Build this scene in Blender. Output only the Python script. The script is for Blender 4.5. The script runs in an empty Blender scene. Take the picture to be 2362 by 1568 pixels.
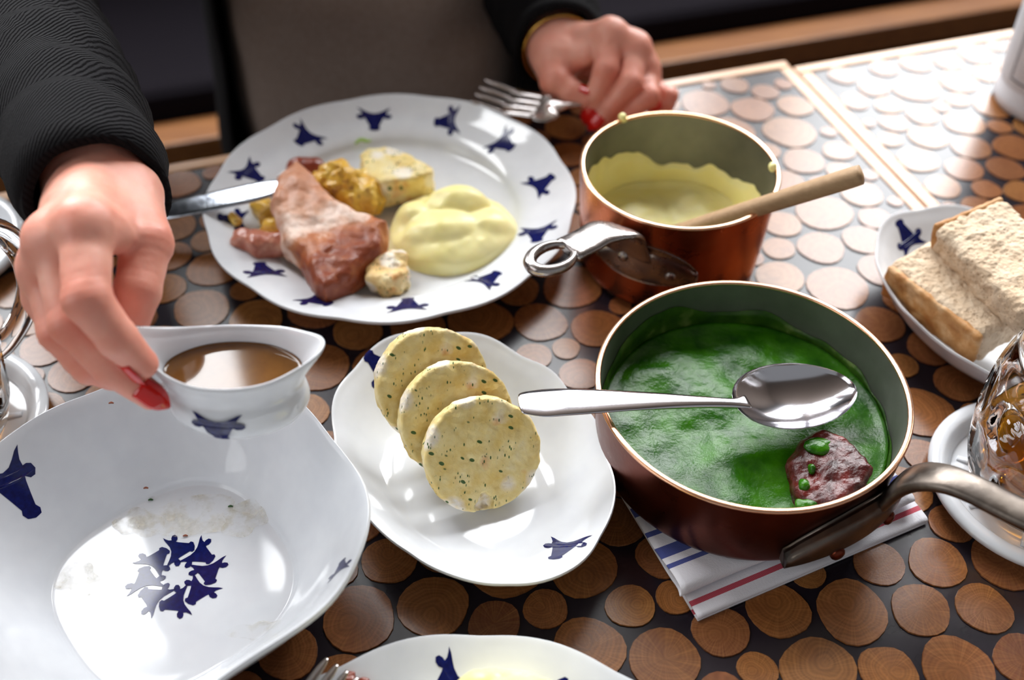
import bpy, bmesh, math, random
import numpy as np
from mathutils import Vector, Matrix, geometry

# ------------------------------------------------------------------ camera, world, light, exposure
scene = bpy.context.scene
COL = scene.collection
W, H, F = 2362, 1568, 2500.0
PT, RO, HC = math.radians(44.8), math.radians(1.0), 0.5      # pitch down, roll, height above the table top (z = 0)
cd = bpy.data.cameras.new('camera'); cam = bpy.data.objects.new('camera', cd); COL.objects.link(cam)
cam.location = (0, 0, HC)
cam.rotation_euler = (Matrix.Rotation(math.pi/2 - PT, 3, 'X') @ Matrix.Rotation(RO, 3, 'Z')).to_euler()
cd.sensor_width = 23.6; cd.lens = 23.6*F/W; cd.clip_start = 0.01
cd.dof.use_dof = True; cd.dof.focus_distance = 0.585; cd.dof.aperture_fstop = 2.8
scene.camera = cam
world = bpy.data.worlds.new('world'); scene.world = world; world.use_nodes = True
bg = world.node_tree.nodes['Background']; bg.inputs[0].default_value = (0.93, 0.96, 1.0, 1); bg.inputs[1].default_value = 0.16
TA = math.radians(18.7)                                       # the tables, bench and wall are turned by this angle
UX = np.array([math.cos(TA), math.sin(TA), 0]); VX = np.array([-math.sin(TA), math.cos(TA), 0])
CORNER = np.array([0.2389, 0.8618, 0.0])                      # back corner of the near table at the seam
def T(u, v, z=0): return CORNER + UX*u + VX*v + np.array([0, 0, z])
def area(name, loc, target, sx, sy, power, color=(1, 1, 1)):
    l = bpy.data.lights.new(name, 'AREA'); l.shape = 'RECTANGLE'; l.size = sx; l.size_y = sy; l.energy = power; l.color = color
    o = bpy.data.objects.new(name, l); COL.objects.link(o); o.location = loc
    d = Vector(target) - Vector(loc); o.rotation_euler = d.to_track_quat('-Z', 'Y').to_euler(); return o
for u, p in ((-1.05, 40), (0.15, 48), (1.35, 50)):
    area('window_daylight', T(u, 1.19, 1.52), T(u, 0.0, 1.42), 1.0, 1.82, p, (0.97, 0.985, 1.0))
area('window_daylight', T(-2.24, -.55, 1.35), T(-1.0, -.55, 1.2), 1.5, 1.6, 8, (0.98, 0.99, 1.0))
scene.view_settings.view_transform = 'Standard'; scene.view_settings.look = 'None'
scene.view_settings.gamma = 1.0; scene.view_settings.use_curve_mapping = False
scene.view_settings.exposure = 0.95

# ------------------------------------------------------------------ helpers
random.seed(4); rng = np.random.default_rng(4)
def ray(px, py):
    x, y = px - W/2, py - H/2; c, s = math.cos(RO), math.sin(RO); x, y = c*x + s*y, -s*x + c*y
    c, s = math.cos(PT), math.sin(PT)
    return np.array([x/F, c - (y/F)*s, -s - (y/F)*c])
def P(px, py, z=0.0):
    v = ray(px, py); return v*((z - HC)/v[2]) + np.array([0, 0, HC])
def PD(px, py, D): return ray(px, py)*D + np.array([0, 0, HC])
def C(h, a=1):
    h = h.lstrip('#'); r = [int(h[i:i+2], 16)/255 for i in (0, 2, 4)]
    return tuple([(c/12.92 if c <= .04045 else ((c+.055)/1.055)**2.4) for c in r] + [a])
def nrm(v): v = np.asarray(v, float); return v/np.linalg.norm(v)
def sm(a, b, x): t = np.clip((x-a)/(b-a), 0, 1); return t*t*(3-2*t)

def tag(o, label, cat, group=None, kind=None):
    if label: o['label'] = label
    if cat: o['category'] = cat
    if group: o['group'] = group
    if kind: o['kind'] = kind
    return o
def thing(name, label, cat, loc=(0, 0, 0), group=None):
    o = bpy.data.objects.new(name, None); COL.objects.link(o); o.location = loc; o.empty_display_size = .02
    return tag(o, label, cat, group)
def wloc(o):
    v = np.zeros(3)
    while o: v += np.array(o.location); o = o.parent
    return v
def build(name, verts, faces, mat, parent=None, origin=None, smooth=True, uv=None, auto=None):
    """verts in world space; the object's origin is its own `origin` (or its parent's)."""
    base = wloc(parent) if parent else np.zeros(3)
    org = np.asarray(origin, float) if origin is not None else base
    v = np.asarray(verts, float) - org
    me = bpy.data.meshes.new(name); me.from_pydata(v.tolist(), [], [tuple(int(i) for i in f) for f in faces])
    if mat: me.materials.append(mat)
    if smooth: me.polygons.foreach_set('use_smooth', [True]*len(me.polygons))
    if uv is not None:
        l = me.uv_layers.new(name='UVMap')
        for lp in me.loops: l.data[lp.index].uv = uv[lp.vertex_index]
    me.update()
    if auto is not None: me.set_sharp_from_angle(angle=math.radians(auto))
    o = bpy.data.objects.new(name, me); COL.objects.link(o); o.location = org - base; o.parent = parent
    return o
def grid_faces(nu, nv, close_u=False, close_v=False, off=0):
    f = []
    for i in range(nu if close_u else nu-1):
        for j in range(nv if close_v else nv-1):
            i2, j2 = (i+1) % nu, (j+1) % nv
            f.append((off+i*nv+j, off+i2*nv+j, off+i2*nv+j2, off+i*nv+j2))
    return f
def spline(pts, n=6):
    p = np.asarray(pts, float); q = np.vstack([2*p[0]-p[1], p, 2*p[-1]-p[-2]]); out = []
    for i in range(1, len(q)-2):
        for k in range(n):
            t = k/n; a, b, c, d = q[i-1:i+3]
            out.append(.5*((2*b)+(c-a)*t+(2*a-5*b+4*c-d)*t*t+(3*b-a-3*c+d)*t**3))
    out.append(p[-1]); return np.array(out)
def box(c, e, rot=0.0):
    c = np.asarray(c, float); v = []
    ux = np.array([math.cos(rot), math.sin(rot), 0]); vx = np.array([-math.sin(rot), math.cos(rot), 0])
    for sz in (-1, 1):
        for sx, sy in ((-1, -1), (1, -1), (1, 1), (-1, 1)):
            v.append(c + ux*sx*e[0]/2 + vx*sy*e[1]/2 + np.array([0, 0, sz*e[2]/2]))
    return v, [(3, 2, 1, 0), (4, 5, 6, 7), (0, 1, 5, 4), (1, 2, 6, 5), (2, 3, 7, 6), (3, 0, 4, 7)]
def bevel(o, w, seg=2):
    m = o.modifiers.new('bevel', 'BEVEL'); m.width = w; m.segments = seg; m.limit_method = 'ANGLE'; return o
def merge(parts):
    V, Fs = [], []
    for v, f in parts:
        n = len(V); V += [tuple(x) for x in v]; Fs += [tuple(i+n for i in q) for q in f]
    return V, Fs
def lathe(prof, c, n=64, caps=True, rfun=None):
    """prof: list of (r, z) from one end to the other; c: axis point."""
    V = []; th = np.linspace(0, 2*math.pi, n, endpoint=False)
    for t in th:
        for r, z in prof:
            rr = rfun(t, r, z) if rfun else r
            V.append((c[0]+rr*math.cos(t), c[1]+rr*math.sin(t), c[2]+z))
    return V, grid_faces(n, len(prof), close_u=True)
def sweep(pts, wid, thk, up=(0, 0, 1), n=14, power=2.6, sub=5, ups=None):
    k = len(pts); d = np.hstack([np.asarray(pts, float), np.asarray(wid, float).reshape(k, 1), np.asarray(thk, float).reshape(k, 1)])
    s = spline(d, sub); p = s[:, :3]; tan = np.gradient(p, axis=0); V = []; u0 = np.asarray(up, float)
    for i in range(len(s)):
        t = nrm(tan[i]); uu = u0 if ups is None else (ups if i == 0 else nn)
        if ups is not None and i:
            zt = np.array([0, 0, 1.0])-t*t[2]; zt = zt*(1 if zt@nn > 0 else -1); uu = nn+zt*.6*(1-abs(t[2]))
        side = nrm(np.cross(t, uu)); nn = np.cross(side, t)
        for a in np.linspace(0, 2*math.pi, n, endpoint=False):
            ca, sa = math.cos(a), math.sin(a)
            x = math.copysign(abs(ca)**(2/power), ca)*s[i, 3]/2; y = math.copysign(abs(sa)**(2/power), sa)*s[i, 4]/2
            V.append(p[i] + side*x + nn*y)
    fs = grid_faces(len(s), n, close_v=True)
    fs.append(tuple(range(n))); fs.append(tuple(reversed(range((len(s)-1)*n, len(s)*n))))
    return V, fs
# value noise
_perm = rng.random((64, 64, 64))
def vnoise(p, sc):
    q = np.asarray(p, float)*sc + 1000.3; i = np.floor(q).astype(int); f = q - i; f = f*f*(3-2*f); r = 0
    for dx in (0, 1):
        for dy in (0, 1):
            for dz in (0, 1):
                w = (f[..., 0] if dx else 1-f[..., 0])*(f[..., 1] if dy else 1-f[..., 1])*(f[..., 2] if dz else 1-f[..., 2])
                r = r + w*_perm[(i[..., 0]+dx) & 63, (i[..., 1]+dy) & 63, (i[..., 2]+dz) & 63]
    return r*2-1
def fbm(p, sc, o=3):
    r = 0; a = 1
    for k in range(o): r = r + a*vnoise(p, sc*2**k); a *= .5
    return r
# signed distance tools
def smin(a, b, k):
    h = np.clip(.5+.5*(b-a)/k, 0, 1); return b*(1-h)+a*h-k*h*(1-h)
def cone(p, a, b, ra, rb):
    a = np.asarray(a, float); b = np.asarray(b, float); ab = b-a
    h = np.clip(((p-a)@ab)/(ab@ab), 0, 1); return np.linalg.norm(p-a-h[:, None]*ab, axis=1)-(ra+(rb-ra)*h)
def ellip(p, c, r, R=None):
    q = p-np.asarray(c); q = q@R if R is not None else q
    r = np.asarray(r, float); k0 = np.linalg.norm(q/r, axis=1); k1 = np.linalg.norm(q/(r*r), axis=1)+1e-9
    return k0*(k0-1)/k1
def rbox(p, c, e, rad, R=None):
    q = p-np.asarray(c); q = q@R if R is not None else q
    q = np.abs(q)-(np.asarray(e, float)-rad)
    return np.linalg.norm(np.maximum(q, 0), axis=1)+np.minimum(q.max(1), 0)-rad
def poly2d(q, pts):
    pts = np.asarray(pts, float); d = np.full(len(q), 1e9); s = np.ones(len(q)); n = len(pts)
    for i in range(n):
        a = pts[i]; b = pts[i-1]; e = b-a; w = q-a
        t = np.clip((w@e)/(e@e), 0, 1); d = np.minimum(d, ((w-t[:, None]*e)**2).sum(1))
        c1 = q[:, 1] >= a[1]; c2 = q[:, 1] < b[1]; c3 = e[0]*w[:, 1] > e[1]*w[:, 0]
        s = np.where((c1 & c2 & c3) | (~c1 & ~c2 & ~c3), -s, s)
    return s*np.sqrt(d)
def prism(p, pts, z0, z1, rad):
    d = poly2d(p[:, :2], pts)+rad; w = np.abs(p[:, 2]-(z0+z1)/2)-((z1-z0)/2-rad)
    return np.minimum(np.maximum(d, w), 0)+np.hypot(np.maximum(d, 0), np.maximum(w, 0))-rad
def nets(f, lo, hi, h):
    lo = np.asarray(lo, float); hi = np.asarray(hi, float); n = np.ceil((hi-lo)/h).astype(int)+2
    ax = [lo[i]+h*np.arange(n[i]) for i in range(3)]
    V = np.empty(n)
    yz = np.stack(np.meshgrid(ax[1], ax[2], indexing='ij'), -1).reshape(-1, 2); stp = max(1, int(400000/len(yz)))
    for i in range(0, n[0], stp):
        xs = ax[0][i:i+stp]; pts = np.empty((len(xs)*len(yz), 3))
        pts[:, 0] = np.repeat(xs, len(yz)); pts[:, 1:] = np.tile(yz, (len(xs), 1))
        V[i:i+stp] = f(pts).reshape(len(xs), n[1], n[2])
    s = V < 0
    cs = [s[a:n[0]-1+a, b:n[1]-1+b, c:n[2]-1+c] for a in (0, 1) for b in (0, 1) for c in (0, 1)]
    tot = sum(c.astype(np.int8) for c in cs); act = (tot > 0) & (tot < 8); idx = np.full(act.shape, -1); I = np.argwhere(act)
    idx[act] = np.arange(len(I)); acc = np.zeros((len(I), 3)); cnt = np.zeros(len(I))
    corners = [(a, b, c) for a in (0, 1) for b in (0, 1) for c in (0, 1)]
    for a in corners:
        for d in range(3):
            if a[d]: continue
            b = list(a); b[d] = 1
            va = V[I[:, 0]+a[0], I[:, 1]+a[1], I[:, 2]+a[2]]; vb = V[I[:, 0]+b[0], I[:, 1]+b[1], I[:, 2]+b[2]]
            m = (va < 0) != (vb < 0); t = np.where(m, va/np.where(m, va-vb, 1), 0)
            for k in range(3): acc[:, k] += np.where(m, a[k]+(t if k == d else 0), 0)
            cnt += m
    verts = lo+(I+acc/cnt[:, None])*h; faces = []
    for d in range(3):
        e, g = [(1, 2), (2, 0), (0, 1)][d]
        sl0 = [slice(None)]*3; sl1 = [slice(None)]*3; sl0[d] = slice(0, n[d]-1); sl1[d] = slice(1, n[d])
        A, B = s[tuple(sl0)], s[tuple(sl1)]; E = np.argwhere(A != B)
        E = E[(E[:, e] > 0) & (E[:, g] > 0) & (E[:, e] < n[e]-1) & (E[:, g] < n[g]-1)]
        flip = B[E[:, 0], E[:, 1], E[:, 2]]
        def cell(de, dg):
            q = E.copy(); q[:, e] -= de; q[:, g] -= dg; return idx[q[:, 0], q[:, 1], q[:, 2]]
        Q = np.stack([cell(1, 1), cell(0, 1), cell(0, 0), cell(1, 0)], 1); Q[flip] = Q[flip][:, ::-1]; faces.append(Q)
    Fq = np.concatenate(faces); Fq = Fq[(Fq >= 0).all(1)]
    return verts, Fq
def sdf_obj(name, f, lo, hi, h, mat, parent=None, origin=None):
    v, fc = nets(f, lo, hi, h); return build(name, v, fc, mat, parent, origin)

# ------------------------------------------------------------------ material helpers
class Nd:
    def __init__(s, name):
        s.m = bpy.data.materials.new(name); s.m.use_nodes = True; s.t = s.m.node_tree; s.b = s.t.nodes['Principled BSDF']
    def n(s, typ, **k):
        o = s.t.nodes.new(typ)
        for a, v in k.items(): setattr(o, a, v)
        return o
    def l(s, a, b): s.t.links.new(a, b)
    def put(s, sock, v):
        if hasattr(v, 'is_output') or isinstance(v, bpy.types.NodeSocket): s.l(v, sock)
        else: sock.default_value = v
    def co(s, kind='Object', scale=None, rot=None):
        c = s.n('ShaderNodeTexCoord').outputs[kind]
        if scale or rot:
            m = s.n('ShaderNodeMapping'); s.l(c, m.inputs[0])
            if scale: m.inputs['Scale'].default_value = scale
            if rot: m.inputs['Rotation'].default_value = rot
            c = m.outputs[0]
        return c
    def noise(s, scale, detail=3, vec=None, rough=.55, out=0):
        o = s.n('ShaderNodeTexNoise'); o.inputs['Scale'].default_value = scale; o.inputs['Detail'].default_value = detail; o.inputs['Roughness'].default_value = rough
        s.l(vec if vec is not None else s.co(), o.inputs['Vector']); return o.outputs[out]
    def voro(s, scale, vec=None, out='Distance', feat='F1', rnd=1):
        o = s.n('ShaderNodeTexVoronoi', feature=feat); o.inputs['Scale'].default_value = scale; o.inputs['Randomness'].default_value = rnd
        s.l(vec if vec is not None else s.co(), o.inputs['Vector']); return o.outputs[out]
    def ramp(s, fac, stops, interp='LINEAR'):
        r = s.n('ShaderNodeValToRGB'); r.color_ramp.interpolation = interp; e = r.color_ramp.elements
        while len(e) < len(stops): e.new(.5)
        for x, (p, c) in zip(e, stops): x.position = p; x.color = c if hasattr(c, '__len__') else (c, c, c, 1)
        s.l(fac, r.inputs[0]); return r.outputs[0]
    def mix(s, fac, a, b, mode='MIX'):
        m = s.n('ShaderNodeMix', data_type='RGBA', blend_type=mode); s.put(m.inputs[0], fac); s.put(m.inputs[6], a); s.put(m.inputs[7], b); return m.outputs[2]
    def math(s, op, a, b=0.0):
        m = s.n('ShaderNodeMath', operation=op); s.put(m.inputs[0], a); s.put(m.inputs[1], b); return m.outputs[0]
    def xyz(s, v):
        o = s.n('ShaderNodeSeparateXYZ'); s.l(v, o.inputs[0]); return o.outputs
    def bump(s, h, dist, strength=1.0):
        b = s.n('ShaderNodeBump'); b.inputs['Distance'].default_value = dist; b.inputs['Strength'].default_value = strength
        s.l(h, b.inputs['Height']); s.l(b.outputs[0], s.b.inputs['Normal']); return b
    def set(s, **k):
        mp = dict(color='Base Color', rough='Roughness', metal='Metallic', ior='IOR', trans='Transmission Weight', coat='Coat Weight', coatr='Coat Roughness', sss='Subsurface Weight', spec='Specular IOR Level', alpha='Alpha', sheen='Sheen Weight')
        for a, v in k.items():
            if a == 'sssr': s.b.inputs['Subsurface Radius'].default_value = v[0]; s.b.inputs['Subsurface Scale'].default_value = v[1]; continue
            s.put(s.b.inputs[mp[a]], v)
        return s
MT = {}
def flat(name, color, rough, **k):
    if name not in MT: MT[name] = Nd(name).set(color=color, rough=rough, **k).m
    return MT[name]

PORC = Nd('porcelain'); PORC.set(color=PORC.ramp(PORC.noise(60, 2), [(.3, C('#dcdfe4')), (.7, C('#e3e6ea'))]), rough=.09, ior=1.5); PORC = PORC.m
BLUE = Nd('cobalt_paint'); BLUE.set(color=BLUE.ramp(BLUE.noise(400, 2), [(.3, C('#0a1045')), (.7, C('#101a5c'))]), rough=.12); BLUE = BLUE.m
def wood_slice_mat():
    n = Nd('wood_slice'); co = n.co(); x = n.xyz(co); rnd = n.n('ShaderNodeObjectInfo').outputs['Random']
    add = n.n('ShaderNodeVectorMath', operation='ADD'); n.l(co, add.inputs[0])
    sc = n.n('ShaderNodeVectorMath', operation='SCALE'); n.l(n.noise(70, 2, out=1), sc.inputs[0]); sc.inputs['Scale'].default_value = .006; n.l(sc.outputs[0], add.inputs[1])
    ln = n.n('ShaderNodeVectorMath', operation='LENGTH'); n.l(add.outputs[0], ln.inputs[0])
    ring = n.math('SINE', n.math('MULTIPLY', ln.outputs['Value'], 3600.0)); ring2 = n.math('SINE', n.math('MULTIPLY', ln.outputs['Value'], 1300.0))
    ang = n.math('ARCTAN2', x[1], x[0]); cv = n.n('ShaderNodeCombineXYZ'); n.l(n.math('MULTIPLY', ang, 9.0), cv.inputs[0]); n.l(n.math('MULTIPLY', rnd, 37.0), cv.inputs[1])
    rays = n.ramp(n.noise(1.6, 4, cv.outputs[0], .7), [(.46, 0.0), (.7, 1.0)])
    base = n.ramp(rnd, [(0, C('#7d4a2a')), (.25, C('#96602f')), (.5, C('#8a5334')), (.75, C('#a06c38')), (1, C('#74462c'))])
    base = n.mix(n.math('MULTIPLY', n.math('ADD', ring, 1.0), .17), base, C('#5a3118'))
    base = n.mix(n.math('MULTIPLY', n.math('ADD', ring2, 1.0), .12), base, C('#4d2914'))
    base = n.mix(n.math('MULTIPLY', rays, .35), base, C('#b98248'))
    base = n.mix(n.math('MULTIPLY', n.ramp(ln.outputs['Value'], [(0.0, 1.0), (.0022, 0.0)]), .6), base, C('#3c2010'))
    base = n.mix(n.ramp(n.noise(45, 3), [(.5, 0.0), (.75, .5)]), base, C('#6b3d22'))
    n.set(color=base, rough=.25, spec=.45); n.bump(n.noise(900, 2), .0002, .2)
    return n.m
SLICE = wood_slice_mat()
RESIN = Nd('dark_resin'); RESIN.set(color=RESIN.ramp(RESIN.noise(30, 4), [(.3, C('#17131a')), (.7, C('#231c24'))]), rough=.25, spec=.36); RESIN = RESIN.m
def wood(name, c1, c2, scale=(6, 90, 90), rough=.4, coat=.3, rot=None):
    n = Nd(name); v = n.co('Object', scale, rot); n.set(color=n.ramp(n.noise(1.5, 5, v, .65), [(.25, C(c1)), (.75, C(c2))]), rough=rough, coat=coat, coatr=.2); n.bump(n.noise(2.5, 4, v), .0004, .4); return n.m
TRIM = wood('pale_trim_wood', '#b98458', '#d3a578', rot=(0, 0, -TA))
BENCHW = wood('bench_wood', '#6d4020', '#93602f', rot=(0, 0, -TA))
SPOONW = wood('spoon_wood', '#a1805c', '#b99873', scale=(60, 260, 260), rough=.6, coat=0)

# ------------------------------------------------------------------ the room: floor, wall with windows, ceiling, bench
def struct(name, v, f, mat, smooth=False, parent=None):
    o = build(name, v, f, mat, parent, smooth=smooth)
    if not parent: o['kind'] = 'structure'
    return o
FLOORM = wood('dark_floor', '#171210', '#241a15', scale=(3, 20, 20), rough=.5)
WALLM = Nd('plaster'); WALLM.set(color=WALLM.ramp(WALLM.noise(8, 4), [(.3, C('#4a4038')), (.7, C('#544940'))]), rough=.8); WALLM.bump(WALLM.noise(120, 4), .001, .4); WALLM = WALLM.m
struct('floor', *box(T(.15, -.5, -.76), (5.0, 3.6, .02), TA), FLOORM)
struct('ceiling', *box(T(.15, -.5, 2.65), (5.0, 3.6, .1), TA), WALLM)
struct('wall_right', *box(T(2.5, -.55, .925), (.1, 3.4, 3.35), TA), WALLM)
struct('wall_left', *merge([box(T(-2.3, -.55, -.1), (.1, 3.4, 1.30), TA), box(T(-2.3, -.55, 2.38), (.1, 3.4, .44), TA), box(T(-2.3, .73, 1.355), (.1, .84, 1.61), TA), box(T(-2.3, -1.79, 1.355), (.1, .9, 1.61), TA)]), WALLM)
VB = 1.20
parts = [box(T(.15, VB+.05, (-.75+.58)/2), (4.8, .1, 1.33), TA), box(T(.15, VB+.05, 2.525), (4.8, .1, .15), TA)]
for u0, u1 in ((-2.25, -1.57), (-.53, -.37), (.67, .83), (1.87, 2.55)): parts.append(box(T((u0+u1)/2, VB+.05, 1.515), (u1-u0, .1, 1.87), TA))
struct('wall_back', *merge(parts), WALLM)
for k, u in enumerate((-1.05, .15, 1.35)):
    fr = [box(T(u, VB+.02, .60), (1.04, .05, .03), TA), box(T(u, VB+.02, 2.44), (1.04, .05, .03), TA), box(T(u-.505, VB+.02, 1.52), (.03, .05, 1.82), TA), box(T(u+.505, VB+.02, 1.52), (.03, .05, 1.82), TA)]
    o = struct('window_%d' % (k+1), *merge(fr), TRIM)
DARKU = Nd('dark_upholstery'); DARKU.set(color=DARKU.ramp(DARKU.noise(200, 3), [(.3, C('#0d0a10')), (.7, C('#140f16'))]), rough=.9, spec=.12); DARKU.bump(DARKU.noise(700, 2), .0005, .4); DARKU = DARKU.m
# bench: wooden front rail at seat height, dark padded seat, dark kick board and padded back
b0 = P(700, 255, -.28); vb = float((b0-CORNER)@VX)
bench = thing('bench', 'long dark upholstered bench with a brown wooden front rail behind the tables', 'bench', T(0, vb+.2, -.75))
bevel(build('rail', *box(T(.1, vb, -.30), (3.4, .055, .04), TA), BENCHW, bench, smooth=False), .004)
bevel(build('seat_cushion', *box(T(.1, vb+.24, -.275), (3.4, .42, .07), TA), DARKU, bench, smooth=False), .02, 3)
bevel(build('kick_board', *box(T(.1, vb+.03, -.535), (3.38, .03, .43), TA), DARKU, bench, smooth=False), .003)
bevel(build('backrest', *box(T(.1, vb+.5, 0.05), (3.4, .08, .62), TA), DARKU, bench, smooth=False), .02, 3)

# ------------------------------------------------------------------ tables of wood slices cast in dark resin
SL = []   # (u, v, r) in the table frame
px_slices = [(1455,1400,114),(1534,1360,95),(1543,1502,132),(1667,1457,140),(1801,1408,150),(1726,1551,155),(1876,1535,159),(1966,1410,163),(2107,1390,136),(2174,1311,122),(2035,1290,150),(2050,1535,130),(2194,1527,179),(2272,1395,171),(2345,1514,140),(2308,1302,163),(2190,1225,135),(1355,1486,172),(829,1421,168),(1000,1387,172),(1141,1432,120),(1255,1400,115),(1015,1480,110),(829,1513,122),(676,1524,150),(890,1290,115),(1355,1310,122),(1430,1210,130),
 (830,765,110),(745,850,130),(705,960,80),(1110,745,140),(1245,755,120),(1375,760,140),(1230,825,115),(1335,868,90),(1310,670,150),(1190,655,120),(116,790,95),(174,863,130),(80,740,95),(232,917,120),(380,667,90),(482,703,134),(405,520,110),(487,613,120),(390,585,80),(594,730,110),(412,432,120),(345,410,70),(495,385,80),(200,985,100),
 (1829,245,108),(1811,196,67),(1820,303,116),(1847,375,94),(1932,352,98),(1914,299,85),(1909,495,125),(1887,567,112),(1810,504,75),(1936,660,150),(1789,571,80),(1994,554,90),(1990,451,65),(2003,406,70),(1800,643,110),(2012,495,62),(1700,200,80),(1620,235,85),(1740,255,75),(1650,180,75),
 (1958,241,98),(1954,178,85),(1891,183,60),(2034,147,80),(2025,200,50),(2115,210,116),(2119,147,80),(2057,250,75),(2119,268,75),(2226,281,95),(2226,344,85),(2302,299,103),(2235,393,85),(2311,384,85),(2155,429,116),(2280,437,85),(2347,437,80),(2128,366,107),(2057,321,85),(2132,312,85),(2220,190,90),(2250,130,90),
 (2028,743,122),(2130,804,122),(2197,891,110),(2135,947,95),(2084,707,60),(2079,840,55),(2120,1059,85),(1300,300,90),(1330,360,85),(1310,440,80),(1320,520,80)]
LT = dict(u0=-.86, u1=-.0008, v0=-.70, v1=0.0); RT = dict(u0=.0008, u1=.62, v0=-.62, v1=-.012)
TR = .0115
def pack(t, seeds, count):
    out = []
    for u, v, r in seeds:
        r *= .97
        if not (t['u0'] < u < t['u1'] and t['v0'] < v < t['v1']): continue
        u = min(max(u, t['u0']+TR+r*.93+.0005), t['u1']-TR-r*.93-.0005); v = min(max(v, t['v0']+TR+r*.93+.0005), t['v1']-TR-r*.93-.0005)
        for a in out:
            d = math.hypot(a[0]-u, a[1]-v)
            r = min(r, d-a[2]-.0006)
        if r > .007: out.append((u, v, r))
    A = np.array(out) if out else np.zeros((0, 3))
    for k in range(count):
        us = rng.uniform(t['u0']+TR, t['u1']-TR, 48); vs = rng.uniform(t['v0']+TR, t['v1']-TR, 48)
        cap = rng.uniform(.012, .0205) if k < count*.6 else .016
        wall = np.minimum(np.minimum(us-t['u0'], t['u1']-us), np.minimum(vs-t['v0'], t['v1']-vs))-TR-.0005
        rr = np.minimum(cap, wall)
        if len(A): rr = np.minimum(rr, (np.hypot(us[:, None]-A[:, 0], vs[:, None]-A[:, 1])-A[:, 2]).min(1)-.0008)
        i = int(rr.argmax()) if k > count*.6 else int((rr-.25*wall).argmax())
        if rr[i] > .0075: A = np.vstack([A, (us[i], vs[i], rr[i])])
    for _ in range(60):                                   # let neighbours move apart and swell until they nearly touch
        dx = A[:, None, :2]-A[None, :, :2]; d = np.hypot(dx[..., 0], dx[..., 1]); np.fill_diagonal(d, 9)
        wall = np.minimum(np.minimum(A[:, 0]-t['u0'], t['u1']-A[:, 0]), np.minimum(A[:, 1]-t['v0'], t['v1']-A[:, 1]))-TR-.0004
        gap = np.minimum((d-A[None, :, 2]).min(1)-.0005, wall*1.05)
        A[:, 2] += np.clip(gap-A[:, 2], -.0006, .0003)*(A[:, 2] < .0215)
        near = np.clip(.0035-(d-A[:, None, 2]-A[None, :, 2]), 0, .0035)
        A[:, :2] += (dx/d[..., None]*near[..., None]).sum(1)*.04
        A[:, 0] = np.clip(A[:, 0], t['u0']+TR+A[:, 2]*.95, t['u1']-TR-A[:, 2]*.95); A[:, 1] = np.clip(A[:, 1], t['v0']+TR+A[:, 2]*.95, t['v1']-TR-A[:, 2]*.95)
    for i in range(len(A)):
        d = np.hypot(*(A[:, :2]-A[i, :2]).T); d[i] = 9; A[i, 2] = max(.004, min(A[i, 2], (d-A[:, 2]).min()-.0002))
    return A
seeds = []
for px, py, w in px_slices:
    p = P(px, py, 0); D = (p-np.array([0, 0, HC]))@ray(W/2, H/2); q = p-CORNER
    seeds.append((float(q@UX), float(q@VX), w/2*D/F))
variants = []
for k in range(12):
    n = 20; th = np.linspace(0, 2*math.pi, n, endpoint=False); ph = rng.uniform(0, 6.28, 4); am = rng.uniform(.01, .05, 4)
    r = 1+sum(am[j]/(j*.5+1)*np.cos((j+2)*th+ph[j]) for j in range(4)); r = np.minimum(r/r.mean(), 1.05)
    R = .016
    V = [(R*a*math.cos(t), R*a*math.sin(t), -.0002) for a, t in zip(r, th)]+[((R*a-.0002)*math.cos(t), (R*a-.0002)*math.sin(t), .0006) for a, t in zip(r, th)]
    fs = [(i, (i+1) % n, n+(i+1) % n, n+i) for i in range(n)]+[tuple(range(n, 2*n))]
    me = bpy.data.meshes.new('wood_slice'); me.from_pydata(V, [], fs); me.materials.append(SLICE); variants.append(me)
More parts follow.
